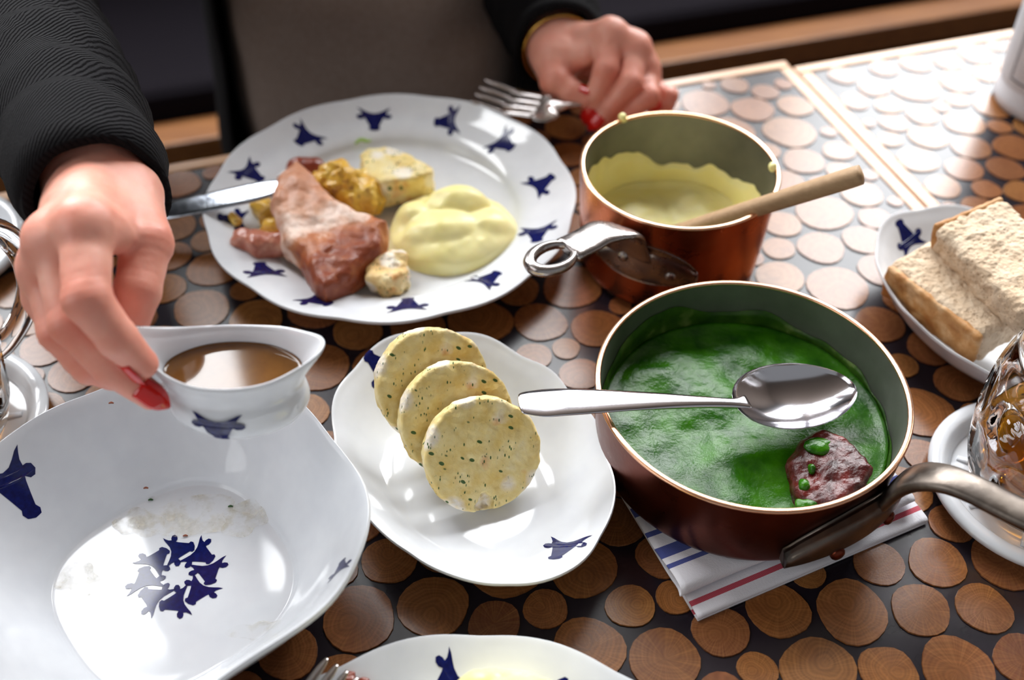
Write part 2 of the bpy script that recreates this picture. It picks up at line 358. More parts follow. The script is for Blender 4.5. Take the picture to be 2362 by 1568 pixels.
def make_table(t, label, count, top):
    root = thing('table', label, 'table', T((t['u0']+t['u1'])/2, (t['v0']+t['v1'])/2, -.75))
    cu, cv, lu, lv = (t['u0']+t['u1'])/2, (t['v0']+t['v1'])/2, t['u1']-t['u0'], t['v1']-t['v0']
    build('table_top', *box(T(cu, cv, -.0162), (lu-.02, lv-.02, .0316), TA), RESIN, root, smooth=False)
    for c, e in ((T(cu, t['v1']-TR/2, -.015), (lu, TR, .032)), (T(cu, t['v0']+TR/2, -.015), (lu, TR, .032)), (T(t['u0']+TR/2, cv, -.015), (TR, lv-2*TR, .032)), (T(t['u1']-TR/2, cv, -.015), (TR, lv-2*TR, .032))):
        bevel(build('edge_strip', *box(c, e, TA), TRIM, root, smooth=False), .0015)
    for su in (-1, 1):
        for sv in (-1, 1):
            bevel(build('leg', *box(T(cu+su*(lu/2-.05), cv+sv*(lv/2-.05), -.391), (.05, .05, .718), TA), BENCHW, root, smooth=False), .004)
    A = pack(t, seeds, count)
    base = wloc(root); items = []
    for u, v, r in A:
        w = T(u, v, 0); d = np.linalg.norm(w-np.array([0, 0, HC])); q = w-np.array([0, 0, HC]); dep = q@ray(W/2, H/2)
        off = max(abs(q[0]/dep)/.47, abs((q@np.array([0, math.sin(PT), math.cos(PT)]))/dep)/.31)
        items.append(((r/d) if off < 1.05 else -off, u, v, r))
    items.sort(reverse=True); rest = []
    for i, (_, u, v, r) in enumerate(items):
        w = T(u, v, 0); me = variants[rng.integers(12)]; a = rng.uniform(0, 6.28); el = rng.uniform(.94, 1.0)
        if i < 298:
            o = bpy.data.objects.new('wood_slice', me); COL.objects.link(o); o.parent = root; o.location = w-base
            o.rotation_euler = (0, 0, a); o.scale = (r/.016, r/.016*el, 1)
        else: rest.append((me, w, a, r, el))
    if rest:
        ps = []
        for me, w, a, r, el in rest:
            vs = []
            for q in me.vertices:
                x, y = q.co.x*r/.016, q.co.y*r/.016*el
                vs.append((w[0]+x*math.cos(a)-y*math.sin(a), w[1]+x*math.sin(a)+y*math.cos(a), q.co.z))
            ps.append((vs, [tuple(p.vertices) for p in me.polygons]))
        o = build('wood_slices', *merge(ps), SLICE, root, smooth=False); o['kind'] = 'stuff'
    return root
table_a = make_table(LT, 'table of round wood slices in dark resin carrying the plates and copper pans', 900, True)
table_b = make_table(RT, 'adjoining wood slice table carrying the white labelled cup', 500, True)

# ------------------------------------------------------------------ dishes
EMB = [(-.17,-.5),(0,-.53),(.17,-.5),(.22,-.42),(.17,-.35),(.24,-.18),(.32,.0),(.36,.06),(.45,.0),(.57,.0),(.66,.07),(.64,.16),(.55,.2),(.46,.2),(.48,.29),(.55,.38),(.64,.47),(.5,.43),(.34,.35),(.18,.28),(0,.25)]
EMB = EMB+[(-x, y) for x, y in reversed(EMB[3:-1])]+[(-.13, -.5)]
EMB = EMB[:-1]
def decal(name, poly, mp, mat, parent, cuts=2):
    """flat print: a 2-D outline laid on a surface by mp(x, y) -> world point"""
    bm = bmesh.new(); vs = [bm.verts.new((x, y, 0)) for x, y in poly]
    for t in geometry.tessellate_polygon([[Vector((x, y, 0)) for x, y in poly]]):
        try: bm.faces.new([vs[i] for i in t])
        except ValueError: pass
    bmesh.ops.recalc_face_normals(bm, faces=bm.faces[:])
    if bm.faces[0].normal.z < 0: bmesh.ops.reverse_faces(bm, faces=bm.faces[:])
    if cuts: bmesh.ops.subdivide_edges(bm, edges=bm.edges[:], cuts=cuts, use_grid_fill=True); bmesh.ops.triangulate(bm, faces=bm.faces[:])
    bm.verts.index_update(); V = [mp(v.co.x, v.co.y) for v in bm.verts]; fs = [[v.index for v in f.verts] for f in bm.faces]; bm.free()
    return build(name, V, fs, mat, parent)
class Dish:
    def __init__(s, name, label, cat, c, base, scal, inner, outer, wav=None, rot=0, N=144, group=None, body='body'):
        s.c = np.array(c, float); s.base = base; s.scal = scal; s.rot = rot; s.wav = wav or (lambda t: 0)
        s.obj = thing(name, label, cat, c, group)
        s.inn = spline(inner, 7); s.out = spline(outer, 6)
        prof = np.vstack([s.inn, s.out[1:]]) ; V = []; th = np.linspace(0, 2*math.pi, N, endpoint=False); M = len(prof)
        for t in th:
            for q, z in prof: V.append(s.pt(t, q, z))
        s.body = build(body, V, grid_faces(N, M, close_u=True), PORC, s.obj)
    def R(s, t, q): return s.base(t)*(1+s.scal(t)*sm(.55, 1, q))
    def pt(s, t, q, z):
        r = max(q, 1e-4)*s.R(t, q); return s.c+np.array([r*math.cos(t+s.rot), r*math.sin(t+s.rot), z+s.wav(t)*max(q, 0)**5])
    def q(s, x, y):
        dx, dy = x-s.c[0], y-s.c[1]; t = math.atan2(dy, dx)-s.rot; q = math.hypot(dx, dy)/s.base(t)
        q = math.hypot(dx, dy)/s.R(t, q); return t, q
    def zi(s, x, y):
        t, q = s.q(x, y); return s.c[2]+float(np.interp(q, s.inn[:, 0], s.inn[:, 1]))+s.wav(t)*q**5
    def at(s, px, py):
        z = .02
        for _ in range(12): p = P(px, py, z); z += .6*(s.zi(p[0], p[1])-z)
        return p
    def emblem(s, ctr, d, size, mat=None, name='painted_emblem', poly=EMB):
        d = nrm(np.append(np.asarray(d, float)[:2], 0)); r = np.array([-d[1], d[0], 0]); c = np.asarray(ctr, float)
        # emblem's -y axis (snout) points along d
        def mp(x, y):
            w = c + r*x*size - d*y*size
            for _ in range(2):
                t, q = s.q(w[0], w[1])
            return np.array([w[0], w[1], s.zi(w[0], w[1])+.00025])
        return decal(name, poly, mp, mat or BLUE, s.obj)
def lobes(n, amp, ph=0): return lambda t: amp*(math.sqrt(math.cos(n*(t-ph)/2)**2+.05)-.65)
PL_IN = [(0, .005), (.3, .005), (.55, .0052), (.66, .0075), (.71, .0125), (.76, .0155), (.86, .0195), (.95, .0245), (.985, .0265), (1.0, .0272)]
PL_OUT = [(1.0, .0272), (1.003, .0255), (.985, .0235), (.9, .019), (.76, .0115), (.68, .005), (.62, .0015), (.58, 0.0), (.56, .0018), (.3, .002), (0, .002)]
plate = Dish('dinner_plate', 'white scalloped dinner plate with twelve blue bull heads, holding meat and mash', 'plate', (-.0878, .6204, .001), lambda t: .1307, lobes(12, .022, .1), PL_IN, PL_OUT)
for (px, py), (dx, dy) in zip([(863,272),(1033,278),(1160,327),(1248,422),(1240,533),(1124,637),(940,698),(733,687),(607,620),(540,505),(577,398),(706,312)],
                              [(0,1),(-1,0),(1,.6),(1,-.35),(-.1,1),(.8,-.5),(0,-1),(1,.5),(-.5,-1),(-1,.1),(1,.35),(-.8,.6)]):
    a = P(px, py, .021); b = P(px+dx*10, py+dy*10, .021); plate.emblem(a, b-a, .0210)
plate2 = Dish('dinner_plate', 'scalloped dinner plate with a mash mound and a resting fork, below the dumpling dish', 'plate', (-.0135, .142, .001), lambda t: .1307, lobes(12, .022, .26), PL_IN, PL_OUT)
for k in range(12):
    a = math.radians(97+30*k); plate2.emblem(plate2.c+np.array([math.cos(a), math.sin(a), 0])*.110, (math.sin(a*3), math.cos(a*5)-.2), .0195)
OV_IN = [(0, .006), (.35, .006), (.55, .0068), (.68, .0105), (.8, .0185), (.9, .027), (.96, .0315), (.985, .0335), (1.0, .0342)]
OV_OUT = [(1.0, .0342), (1.004, .0325), (.985, .030), (.93, .0235), (.85, .0145), (.72, .005), (.62, .001), (.55, 0), (.53, .002), (.3, .0025), (0, .0025)]
def oval(a, b): return lambda t: a*b/math.hypot(b*math.cos(t), a*math.sin(t))
def oval_dish(name, label, c, rot, ph=0.):
    return Dish(name, label, 'dish', c, oval(.0961, .0705), lobes(10, .03, ph), OV_IN, OV_OUT, rot=rot, wav=lambda t: .0012*math.cos(10*(t-ph)))
odish = oval_dish('oval_dish', 'small oval white dish with scalloped edge holding three dumpling slices', (-.0226, .3857, .001), math.radians(-57.7))
bdish = oval_dish('bread_dish', 'small oval white dish with scalloped edge holding slices of bread', (.317, .518, .001), math.radians(-62), .2)
for dsh, lst in ((odish, [((1298, 1265), (-.6, .75), .019), ((880, 850), (-.6, -.6), .020)]), (bdish, [((2092, 548), (-.5, -1), .020)])):
    for (px, py), (dx, dy), sz in lst:
        dsh.emblem(dsh.at(px, py), dsh.at(px+dx*10, py+dy*10)-dsh.at(px, py), sz)
# big rounded-square serving bowl
BB_IN = [(0, .007), (.4, .007), (.565, .0072), (.60, .0085), (.625, .012), (.66, .0168), (.76, .029), (.86, .044), (.94, .056), (.975, .0608), (1.0, .0632)]
BB_OUT = [(1.0, .0632), (1.008, .0605), (.985, .057), (.93, .047), (.84, .031), (.72, .013), (.64, .004), (.58, 0), (.55, .002), (.3, .003), (0, .003)]
bowl = Dish('serving_bowl', 'large rounded square white bowl, emptied, with a wreath of blue bull heads', 'bowl', (-.1746, .3114, .001), lambda t: .1015*(1+.045*math.cos(4*(t+.07))), lobes(8, .018, .2), BB_IN, BB_OUT, wav=lambda t: .0015*math.cos(8*t))
wc = P(408, 1325, .009)
for k in range(8):
    a = math.radians(45*k+10); c = wc+np.array([math.cos(a)*.0163, math.sin(a)*.0163, 0])
    bowl.emblem(c, (math.sin(a)+.15*math.cos(a), -math.cos(a)+.15*math.sin(a)), .0158)
for (px, py), d, sz in (((32, 1125), (.75, 1), .022), ((785, 1310), (.3, -1), .010)):
    bowl.emblem(bowl.at(px, py), bowl.at(px+d[0]*10, py+d[1]*10)-bowl.at(px, py), sz)
# residue of sauce in the bowl
FILM = Nd('thin_sauce_film'); FILM.set(color=FILM.ramp(FILM.noise(150, 4), [(.35, C('#d9cdb0')), (.65, C('#e4dfd2'))]), rough=.12, alpha=FILM.ramp(FILM.noise(90, 5), [(.42, 0.02), (.66, .5)])); FILM.bump(FILM.noise(260, 4), .0012, .6); FILM = FILM.m
def blob(c, rx, ry, n=40, amp=.25, seed=0, rot=0):
    g = np.random.default_rng(seed); ph = g.uniform(0, 6.28, 6); out = []
    for t in np.linspace(0, 2*math.pi, n, endpoint=False):
        r = 1+amp*sum(math.cos((j+2)*t+ph[j])/(j+1.5) for j in range(6)); x, y = rx*r*math.cos(t), ry*r*math.sin(t)
        out.append((c[0]+x*math.cos(rot)-y*math.sin(rot), c[1]+x*math.sin(rot)+y*math.cos(rot)))
    return out
res = thing('sauce_residue', 'thin cream sauce smears left on the bottom of the emptied bowl', 'sauce', P(440, 1200, .012))
for i, (px, py, rx, ry) in enumerate(((440, 1185, .033, .012), (560, 1190, .014, .010), (180, 1330, .012, .010), (320, 1200, .012, .010), (590, 1450, .012, .006))):
    c = P(px, py, .011); decal('smear', blob(c, rx, ry, seed=i), lambda x, y: np.array([x, y, bowl.zi(x, y)+.0005]), FILM, res, cuts=1)
HERB = flat('herb_green', C('#1f4a14'), .5); CRUMB = flat('brown_crumb', C('#8a4a30'), .6)
for i, (px, py, m, nm) in enumerate(((348, 1155, HERB, 'herb_fleck'), (532, 1170, HERB, 'herb_fleck'), (428, 1238, CRUMB, 'crumb'), (257, 932, CRUMB, 'crumb'), (337, 1128, CRUMB, 'crumb'))):
    z = .012
    for _ in range(4): q = P(px, py, z); z = bowl.zi(q[0], q[1])
    build(nm, *sweep([q+np.array([-.0013, 0, .0006]), q+np.array([0, .0004, .0009]), q+np.array([.0013, .0002, .0006])], [.0006, .0014, .0007], [.0006, .001, .0006], n=6, sub=2), m, res)

# white ribbed coasters
def coaster(c, label, group=None):
    root = thing('coaster', label, 'coaster', c)
    prof = [(0.0001, .004), (.045, .004), (.049, .005), (.052, .0095), (.055, .0125), (.059, .0132), (.0622, .0118), (.063, .0095), (.0605, .006), (.052, .0012), (.048, 0), (.0001, 0)]
    build('body', *lathe(spline(prof, 4), c, 72), PORC, root)
    for k in range(8):
        a = k*math.pi/4+.3; d = np.array([math.cos(a), math.sin(a), 0]); c0 = np.array(c)
        build('rib', *sweep([c0+d*.018+[0, 0, .0042], c0+d*.032+[0, 0, .0048], c0+d*.046+[0, 0, .0042]], [.004, .005, .004], [.002, .003, .002], n=8, sub=3), PORC, root)
    return root
CO_R = (.3035, .385, .001); CO_L = (-.338, .414, .001)
coaster(CO_R, 'white ribbed ceramic coaster under the dimpled mug beside the pan handle')
coaster(CO_L, 'white ribbed ceramic coaster by the serving bowl under a mug with its handle out')
coaster((-.405, .575, .001), 'empty white ceramic coaster seen through the glass mug handle')

# ------------------------------------------------------------------ gravy boat held over the bowl
bo = PD(526, 812, .500)-np.array([0, 0, .041])
boat = thing('gravy_boat', 'small white gravy boat with a blue bull head, held by its handle', 'gravy boat', bo)
brot = math.radians(1)
def boat_pt(t, k, inset=0.0):
    """k 0..1 from foot to rim; teardrop plan with a raised tip over the handle and a spout opposite"""
    ct, st = math.cos(t), math.sin(t); pos, neg = max(ct, 0), max(-ct, 0)
    rx = .0445+.002*pos+.0025*neg; ry = .0222*(1-.42*neg**3-.13*sm(.45, .9, pos)*(1-.35*sm(.9, 1, pos)))
    hz = .0385+.0085*pos**2.2+.0185*neg**3
    ks = [0, .12, .34, .54, .66, .83, 1.0]
    ax = [.0255, .0305, .0345, .0335, .0315, (.0315+rx)/2-.001, rx]; ay = [.0175, .0205, .0232, .0222, .0198, (.0198+ry)/2-.001, ry]
    zs = [0, .003, .0105, .0190, .0230, .0230+(hz-.0230)*.48, hz]
    x = float(np.interp(k, ks, ax)); y = float(np.interp(k, ks, ay)); z = float(np.interp(k, ks, zs))
    x, y = (x-inset)*ct, (y-inset)*st
    return bo+np.array([x*math.cos(brot)-y*math.sin(brot), x*math.sin(brot)+y*math.cos(brot), z])
n, V = 96, []
kk_out = np.linspace(0, 1, 22); kk_in = np.linspace(1, .06, 18)
for t in np.linspace(0, 2*math.pi, n, endpoint=False):
    ring = [boat_pt(t, k) for k in kk_out]+[boat_pt(t, 1, .0012)+[0, 0, .0009]]+[boat_pt(t, k, .0026) for k in kk_in]
    ring = np.array(ring)
    sm_r = ring.copy()
    for _ in range(2): sm_r[1:-1] = .25*sm_r[:-2]+.5*sm_r[1:-1]+.25*sm_r[2:]
    V += [bo+[0, 0, .0]]+list(sm_r)+[bo+[0, 0, .004]]
build('body', V, grid_faces(n, len(V)//n, close_u=True), PORC, boat)
hd = boat_pt(math.pi, 1); hl = boat_pt(math.pi, .5)
build('handle', *sweep([hd+[.004, 0, -.003], hd+[-.004, 0, -.002], hd+[-.010, 0, -.008], hd+[-.011, 0, -.020], hl+[-.006, 0, -.003], hl+[.003, 0, 0]], [.009, .009, .008, .007, .007, .009], [.004, .0045, .0045, .0045, .004, .004], up=(0, 1, 0)), PORC, boat)
def bmp(x, y):
    t = math.radians(-99)+x*.018/.031; k = .40+y*.018/.040; q = boat_pt(t, k); nn = np.array([math.cos(t+brot), math.sin(t+brot), 0]); return q+nn*.0007
decal('painted_emblem', EMB, bmp, BLUE, boat)
GRAVY = Nd('brown_gravy'); GRAVY.set(color=GRAVY.ramp(GRAVY.noise(80, 3), [(.3, C('#5f3c14')), (.7, C('#70491c'))]), rough=.08, coat=.3); GRAVY = GRAVY.m
gz = .0300; V = [bo+[0, 0, gz]]
ts = np.linspace(0, 2*math.pi, 72, endpoint=False)
for fr in (.5, .85, .95, .985, 1.0):
    for t in ts:
        ks = np.linspace(.5, 1, 60); zz = [boat_pt(t, k)[2]-bo[2] for k in ks]; k = float(np.interp(gz, zz, ks)); p = boat_pt(t, k, .0028)
        q = bo+(p-bo)*np.array([fr, fr, 0]); q[2] = bo[2]+gz+(.0006 if fr == 1 else 0); V.append(q)
fs = [(0, 1+i, 1+(i+1) % 72) for i in range(72)]
for r in range(4): fs += [(1+r*72+i, 1+(r+1)*72+i, 1+(r+1)*72+(i+1) % 72, 1+r*72+(i+1) % 72) for i in range(72)]
tag(build('gravy', V, fs, GRAVY, None, bo+[0, 0, gz]), 'thin brown gravy inside the white gravy boat', 'gravy')

# ------------------------------------------------------------------ copper pans
def copper(name, c1, c2, c3, rough):
    n = Nd(name); a = n.noise(25, 4); b = n.noise(9, 3)
    col = n.ramp(a, [(.25, C(c1)), (.6, C(c2)), (.8, C(c3))]); n.set(color=n.mix(n.ramp(b, [(.4, 0.), (.65, .6)]), col, C(c1)), metal=1.0, rough=n.ramp(n.noise(40, 3), [(.3, rough), (.7, rough+.15)]))
    n.bump(n.noise(300, 3), .0002, .3); return n.m
COPP = copper('copper', '#a9593a', '#c47049', '#d98a5e', .22)
COPD = copper('aged_copper', '#5a2c20', '#74392a', '#8a4634', .25)
RIMC = flat('polished_rim', C('#e9b391'), .25, metal=1.0)
TIN = Nd('tin_lining'); TIN.set(color=TIN.ramp(TIN.noise(35, 4), [(.3, C('#70716a')), (.7, C('#85867e'))]), metal=.75, rough=.5); TIN = TIN.m
def metal(name, c1, c2, rough, r2):
    n = Nd(name); n.set(color=n.ramp(n.noise(60, 4), [(.3, C(c1)), (.7, C(c2))]), metal=1.0, rough=n.ramp(n.noise(90, 4), [(.3, rough), (.7, r2)])); n.bump(n.noise(240, 4), .0005, .35); return n.m
STEELH = metal('cast_steel', '#a19a98', '#bdb6b3', .22, .34)
IRON = metal('cast_iron', '#57504b', '#756c64', .3, .5)
STEEL = flat('polished_steel', C('#cfcdd2'), .14, metal=1.0)
def pan(name, label, c, R0, R1, hh, cop, wall=.0030):
    root = thing(name, label, 'saucepan', c); c = np.array(c)
    out = [(.0005, 0), (R0-.012, 0), (R0-.005, .0008), (R0-.0012, .005), (R0, .011), (R0+(R1-R0)*.5, hh*.5), (R1, hh-.0015)]
    build('body', *lathe(spline(out, 6), c, 96), cop, root)
    inn = [(R1-wall, hh-.0015), (R0+(R1-R0)*.5-wall, hh*.5), (R0-wall, .013), (R0-wall-.002, .007), (R0-wall-.008, .004), (R0-.018, .0035), (.0005, .0035)]
    build('lining', *lathe(spline(inn, 6), c, 96), TIN, root)
    rim = [(R1, hh-.0015), (R1+.0003, hh-.0006), (R1-.0004, hh), (R1-wall+.0004, hh), (R1-wall-.0001, hh-.0006), (R1-wall, hh-.0015)]
    build('rim', *lathe(rim, c, 96), RIMC, root)
    return root
def wall_plate(c, R, a0, a1, zc, hgt, out, drop=0.0):
    """forged mounting plate wrapped on the pan wall between azimuths a0..a1 (degrees)"""
    nu, nv = 28, 9; V = []
    for side in (out, .0):
        for i in range(nu):
            s = i/(nu-1); a = math.radians(a0+(a1-a0)*s); w = math.sin(math.pi*min(max(s, .02), .98))**.45
            for j in range(nv):
                t = j/(nv-1)*2-1; e = (1-abs(t)**4)
                zz = zc+t*hgt/2*w-drop*(2*s-1)**2
                r = R(zz)+(.0004+side*(.35+.65*e))
                V.append((c[0]+r*math.cos(a), c[1]+r*math.sin(a), c[2]+zz))
    f = grid_faces(nu, nv); m = nu*nv; f += [tuple(q+m for q in reversed(x)) for x in f]
    ring = [i*nv for i in range(nu)]+[(nu-1)*nv+j for j in range(1, nv)]+[i*nv+nv-1 for i in reversed(range(nu-1))]+[j for j in reversed(range(1, nv-1))]
    f += [(ring[k], ring[(k+1) % len(ring)], ring[(k+1) % len(ring)]+m, ring[k]+m) for k in range(len(ring))]
    return V, f
def rivet(root, c, R, a, z, r, mat, parent):
    a = math.radians(a); p = np.array([c[0]+R*math.cos(a), c[1]+R*math.sin(a), c[2]+z]); d = np.array([math.cos(a), math.sin(a), 0])
    s = np.array([-d[1], d[0], 0]); u = np.array([0, 0, 1]); V = []
    for q, h in ((1, 0), (1, .5), (.8, .85), (.45, 1.05), (.01, 1.1)):
        for t in np.linspace(0, 2*math.pi, 14, endpoint=False): V.append(p+d*h*r*.8+(s*math.cos(t)+u*math.sin(t))*q*r)
    build('rivet', V, [tuple(reversed(x)) for x in grid_faces(5, 14, close_v=True)], mat, parent)
PC = (.1085, .588, .001); PH = .079; PR0, PR1 = .0615, .0657
pot = pan('small_saucepan', 'small tall copper saucepan with steel loop handle, smeared with mash inside', PC, PR0, PR1, PH, COPP)
Rp = lambda z: PR0+(PR1-PR0)*min(max(z/PH, 0), 1)
h = build('handle', *wall_plate(PC, Rp, -143, -82, .045, .031, .0040, .006), STEELH, pot)
a = math.radians(-122); q = np.array(PC); e = np.array([math.cos(a), math.sin(a), 0])
end = P(1262, 600, .080); br = P(1440, 512, .079); dirn = nrm(end-br)
pth = [q+e*(Rp(.05)+.002)+[0, 0, .050], q+e*(Rp(.06)+.004)+[0, 0, .062], q+e*(Rp(.075)+.0085)+[0, 0, .0735], br+dirn*.017+[0, 0, .0005], br+dirn*.031, br+dirn*.046]
build('strap', *sweep(pth, [.034, .028, .025, .0235, .0225, .0225], [.004, .0055, .0055, .0055, .006, .0065], ups=e), STEELH, h)
# loop with a hanging hole at the handle's end
lc = br+dirn*.058; sd = nrm(np.cross(dirn, [0, 0, 1])); V = []; nu = 40
for i in range(nu):
    t = 2*math.pi*i/nu; ctr = lc+dirn*math.cos(t)*.0150+sd*math.sin(t)*.0105; rad = nrm(dirn*math.cos(t)*.0105+sd*math.sin(t)*.0150)
    tr = .0032+.0010*math.cos(t)
    for b in np.linspace(0, 2*math.pi, 10, endpoint=False): V.append(ctr+rad*math.cos(b)*tr+np.array([0, 0, 1])*math.sin(b)*(.0035+.0006*math.cos(t)))
build('loop', V, grid_faces(nu, 10, True, True), STEELH, h)
for a_, z_ in ((-124, .0485), (-97, .0415)): rivet(pot, PC, Rp(z_)+.0032, a_, z_, .0037, STEELH, h)
SC = (.1325, .407, .0122); SH = .0525; SR0, SR1 = .0835, .0862
span = pan('large_saucepan', 'wide low copper saucepan full of green spinach on a striped napkin', SC, SR0, SR1, SH, COPD)
Rs = lambda z: SR0+(SR1-SR0)*min(max(z/SH, 0), 1)
h = build('handle', *wall_plate(SC, Rs, -84, -30, .027, .031, .0085, .012), IRON, span)
a = math.radians(-42); q = np.array(SC); e = np.array([math.cos(a), math.sin(a), 0])
p1 = P(2085, 1103, .072); p2 = P(2160, 1098, .078); p3 = P(2362, 1186, .084); d3 = nrm(p3-p2)
pth = [q+e*(Rs(.02)+.003)+[0, 0, .020], q+e*(Rs(.03)+.005)+[0, 0, .036], q+e*(Rs(.05)+.0095)+[0, 0, .052], p2+[0, 0, -.001], p2*.65+p3*.35+[0, 0, .002], p3, p3+d3*.05, p3+d3*.09+[0, 0, .002]]
build('strap', *sweep(pth, [.034, .031, .0245, .0200, .0175, .0175, .018, .012], [.006, .008, .0085, .0080, .0075, .0075, .0075, .006], ups=e), IRON, h)
for a_, z_ in ((-66, .0165), (-41, .0155)): rivet(span, SC, Rs(z_)+.0075, a_, z_, .0042, COPD, h)

# spinach
SPIN = Nd('spinach_sauce'); SPIN.set(color=SPIN.mix(SPIN.ramp(SPIN.noise(60, 5), [(.35, 0.), (.7, 1.)]), C('#174a04'), C('#39740a')), rough=.1, spec=.3)
SPIN.bump(SPIN.math('ADD', SPIN.noise(330, 5, rough=.65), SPIN.math('MULTIPLY', SPIN.noise(90, 3), 1.5)), .0011, .4); SPIN = SPIN.m
def surface(name, c, R, z, amp, scale, mat, label, cat, skirt=True, extra=None):
    nr, nt = 44, 96; V = [(c[0], c[1], z)]; out = []
    for i in range(1, nr+1):
        for j in range(nt):
            t = 2*math.pi*j/nt; r = R*i/nr; out.append((c[0]+r*math.cos(t), c[1]+r*math.sin(t), z))
    A = np.array(V+out); rr = np.hypot(A[:, 0]-c[0], A[:, 1]-c[1])/R
    A[:, 2] += amp*fbm(A*np.array([1, 1, 0])+7.7, scale, 3)*(1-sm(.9, 1, rr)*.7)+.0012*sm(.93, 1, rr)
    if extra is not None: A[:, 2] += extra(A)
    f = [(0, 1+j, 1+(j+1) % nt) for j in range(nt)]
    for i in range(nr-1): f += [(1+i*nt+j, 1+(i+1)*nt+j, 1+(i+1)*nt+(j+1) % nt, 1+i*nt+(j+1) % nt) for j in range(nt)]
    # closed underneath so the food is a body, not a sheet
    b = len(A); A = np.vstack([A, A[1+(nr-1)*nt:]*np.array([1, 1, 0])+np.array([0, 0, z-.012]), [[c[0], c[1], z-.012]]])
    f += [(1+(nr-1)*nt+j, b+j, b+(j+1) % nt, 1+(nr-1)*nt+(j+1) % nt) for j in range(nt)]+[(b+(j+1) % nt, b+j, len(A)-1) for j in range(nt)]
    o = build(name, A, f, mat, None, (c[0], c[1], z-.012)); tag(o, label, cat); return o
def smear(name, c, Rf, z0, top, mat, parent, th=.0009, a0=0, a1=360, scale=60, seed=0):
    """food film clinging to a pan wall, with an uneven upper edge top(angle)"""
    nt, nz = 150, 12; V = []
    for j in range(nt):
        t = math.radians(a0+(a1-a0)*j/nt); zt = top(t)
        for i in range(nz):
            k = i/(nz-1); z = z0+(zt-z0)*k; r = Rf(z-c[2])-.0034
            V.append([c[0]+r*math.cos(t), c[1]+r*math.sin(t), z])
    A = np.array(V); nz_ = fbm(A+seed, scale, 3); k = np.tile(np.arange(nz)/(nz-1), nt)
    off = th*(1+.8*nz_)*(1-sm(.75, 1, k)); d = A[:, :2]-np.array(c[:2]); d /= np.linalg.norm(d, axis=1)[:, None]; A[:, :2] -= d*off[:, None]
    return build(name, A, grid_faces(nt, nz, close_u=(a1-a0 == 360)), mat, parent)
SZ = .034
spin = surface('spinach', SC, SR0-.0034, SZ, .0026, 34, SPIN, 'glossy creamed spinach filling the wide copper saucepan', 'spinach')
def n1(t, s, k=3.0): return float(fbm(np.array([[math.cos(t)*k, math.sin(t)*k, s]]), 1.0, 3)[0])
SPINF = Nd('spinach_film'); SPINF.set(color=SPINF.ramp(SPINF.noise(70, 5), [(.35, C('#1c3d0a')), (.55, C('#33560f')), (.72, C('#6c8040'))]), rough=.3); SPINF.bump(SPINF.noise(400, 4), .0006, .5); SPINF = SPINF.m
smear('wall_film', SC, Rs, SZ-.001, lambda t: SZ+.0045+.005*max(0, math.sin(t-.5))+.0045*n1(t, 1.3)+.006*math.exp(-((t-2.2)/.35)**2), SPINF, spin)

# mash left in the small pan
MASHP = Nd('potato_mash'); MASHP.set(color=MASHP.ramp(MASHP.noise(45, 4), [(.3, C('#f6e99a')), (.7, C('#faf1b4'))]), rough=.38, sss=.25, sssr=((.6, .45, .12), .006)); MASHP.bump(MASHP.noise(160, 4), .0008, .4); MASHP = MASHP.m
pm = surface('pot_mash', PC, PR0-.0034, .026, .004, 38, MASHP, 'yellow potato mash left in the small copper saucepan', 'mashed potato',
             extra=lambda A: .013*np.exp(-(((A[:, 0]-.098)/.022)**2+((A[:, 1]-.545)/.016)**2)))
smear('wall_film', PC, Rp, .025, lambda t: .046+.011*n1(t, 4.1, 2.6)+.006*math.sin(3*t+1.2)+.010*math.exp(-((t-2.6)/.5)**2), MASHP, pm, th=.0018, scale=45, seed=3)
for px, py in ((1437, 272), (1783, 385)):
    c = P(px, py, PH+.002); sdf_obj('splash', lambda p: ellip(p, c, (.003, .003, .0035))+.0006*fbm(p, 400, 2), c-.006, c+.006, .0006, MASHP, pm)

# wooden spoon in the small pan
ws_end = P(1985, 403, .118); ws_rim = P(1772, 470, PH+.006); wd = nrm(ws_end-ws_rim); ws_in = ws_rim-wd*.066; ws_tip = ws_in-wd*.035
ws = thing('wooden_spoon', 'pale wooden spoon leaning on the rim of the small copper saucepan', 'spoon', ws_in)
build('handle', *sweep([ws_end+wd*.001, ws_end-wd*.001, ws_end-wd*.005, ws_rim, ws_rim-wd*.045, ws_in], [.004, .0095, .0118, .0112, .0112, .013], [.004, .0095, .0118, .0112, .0105, .0085], n=16), SPOONW, ws)
build('bowl', *sweep([ws_in+wd*.006, ws_in, ws_in-wd*.012, ws_in-wd*.026, ws_tip], [.012, .015, .026, .030, .010], [.008, .008, .007, .006, .004], n=18, power=2.2), SPOONW, ws)
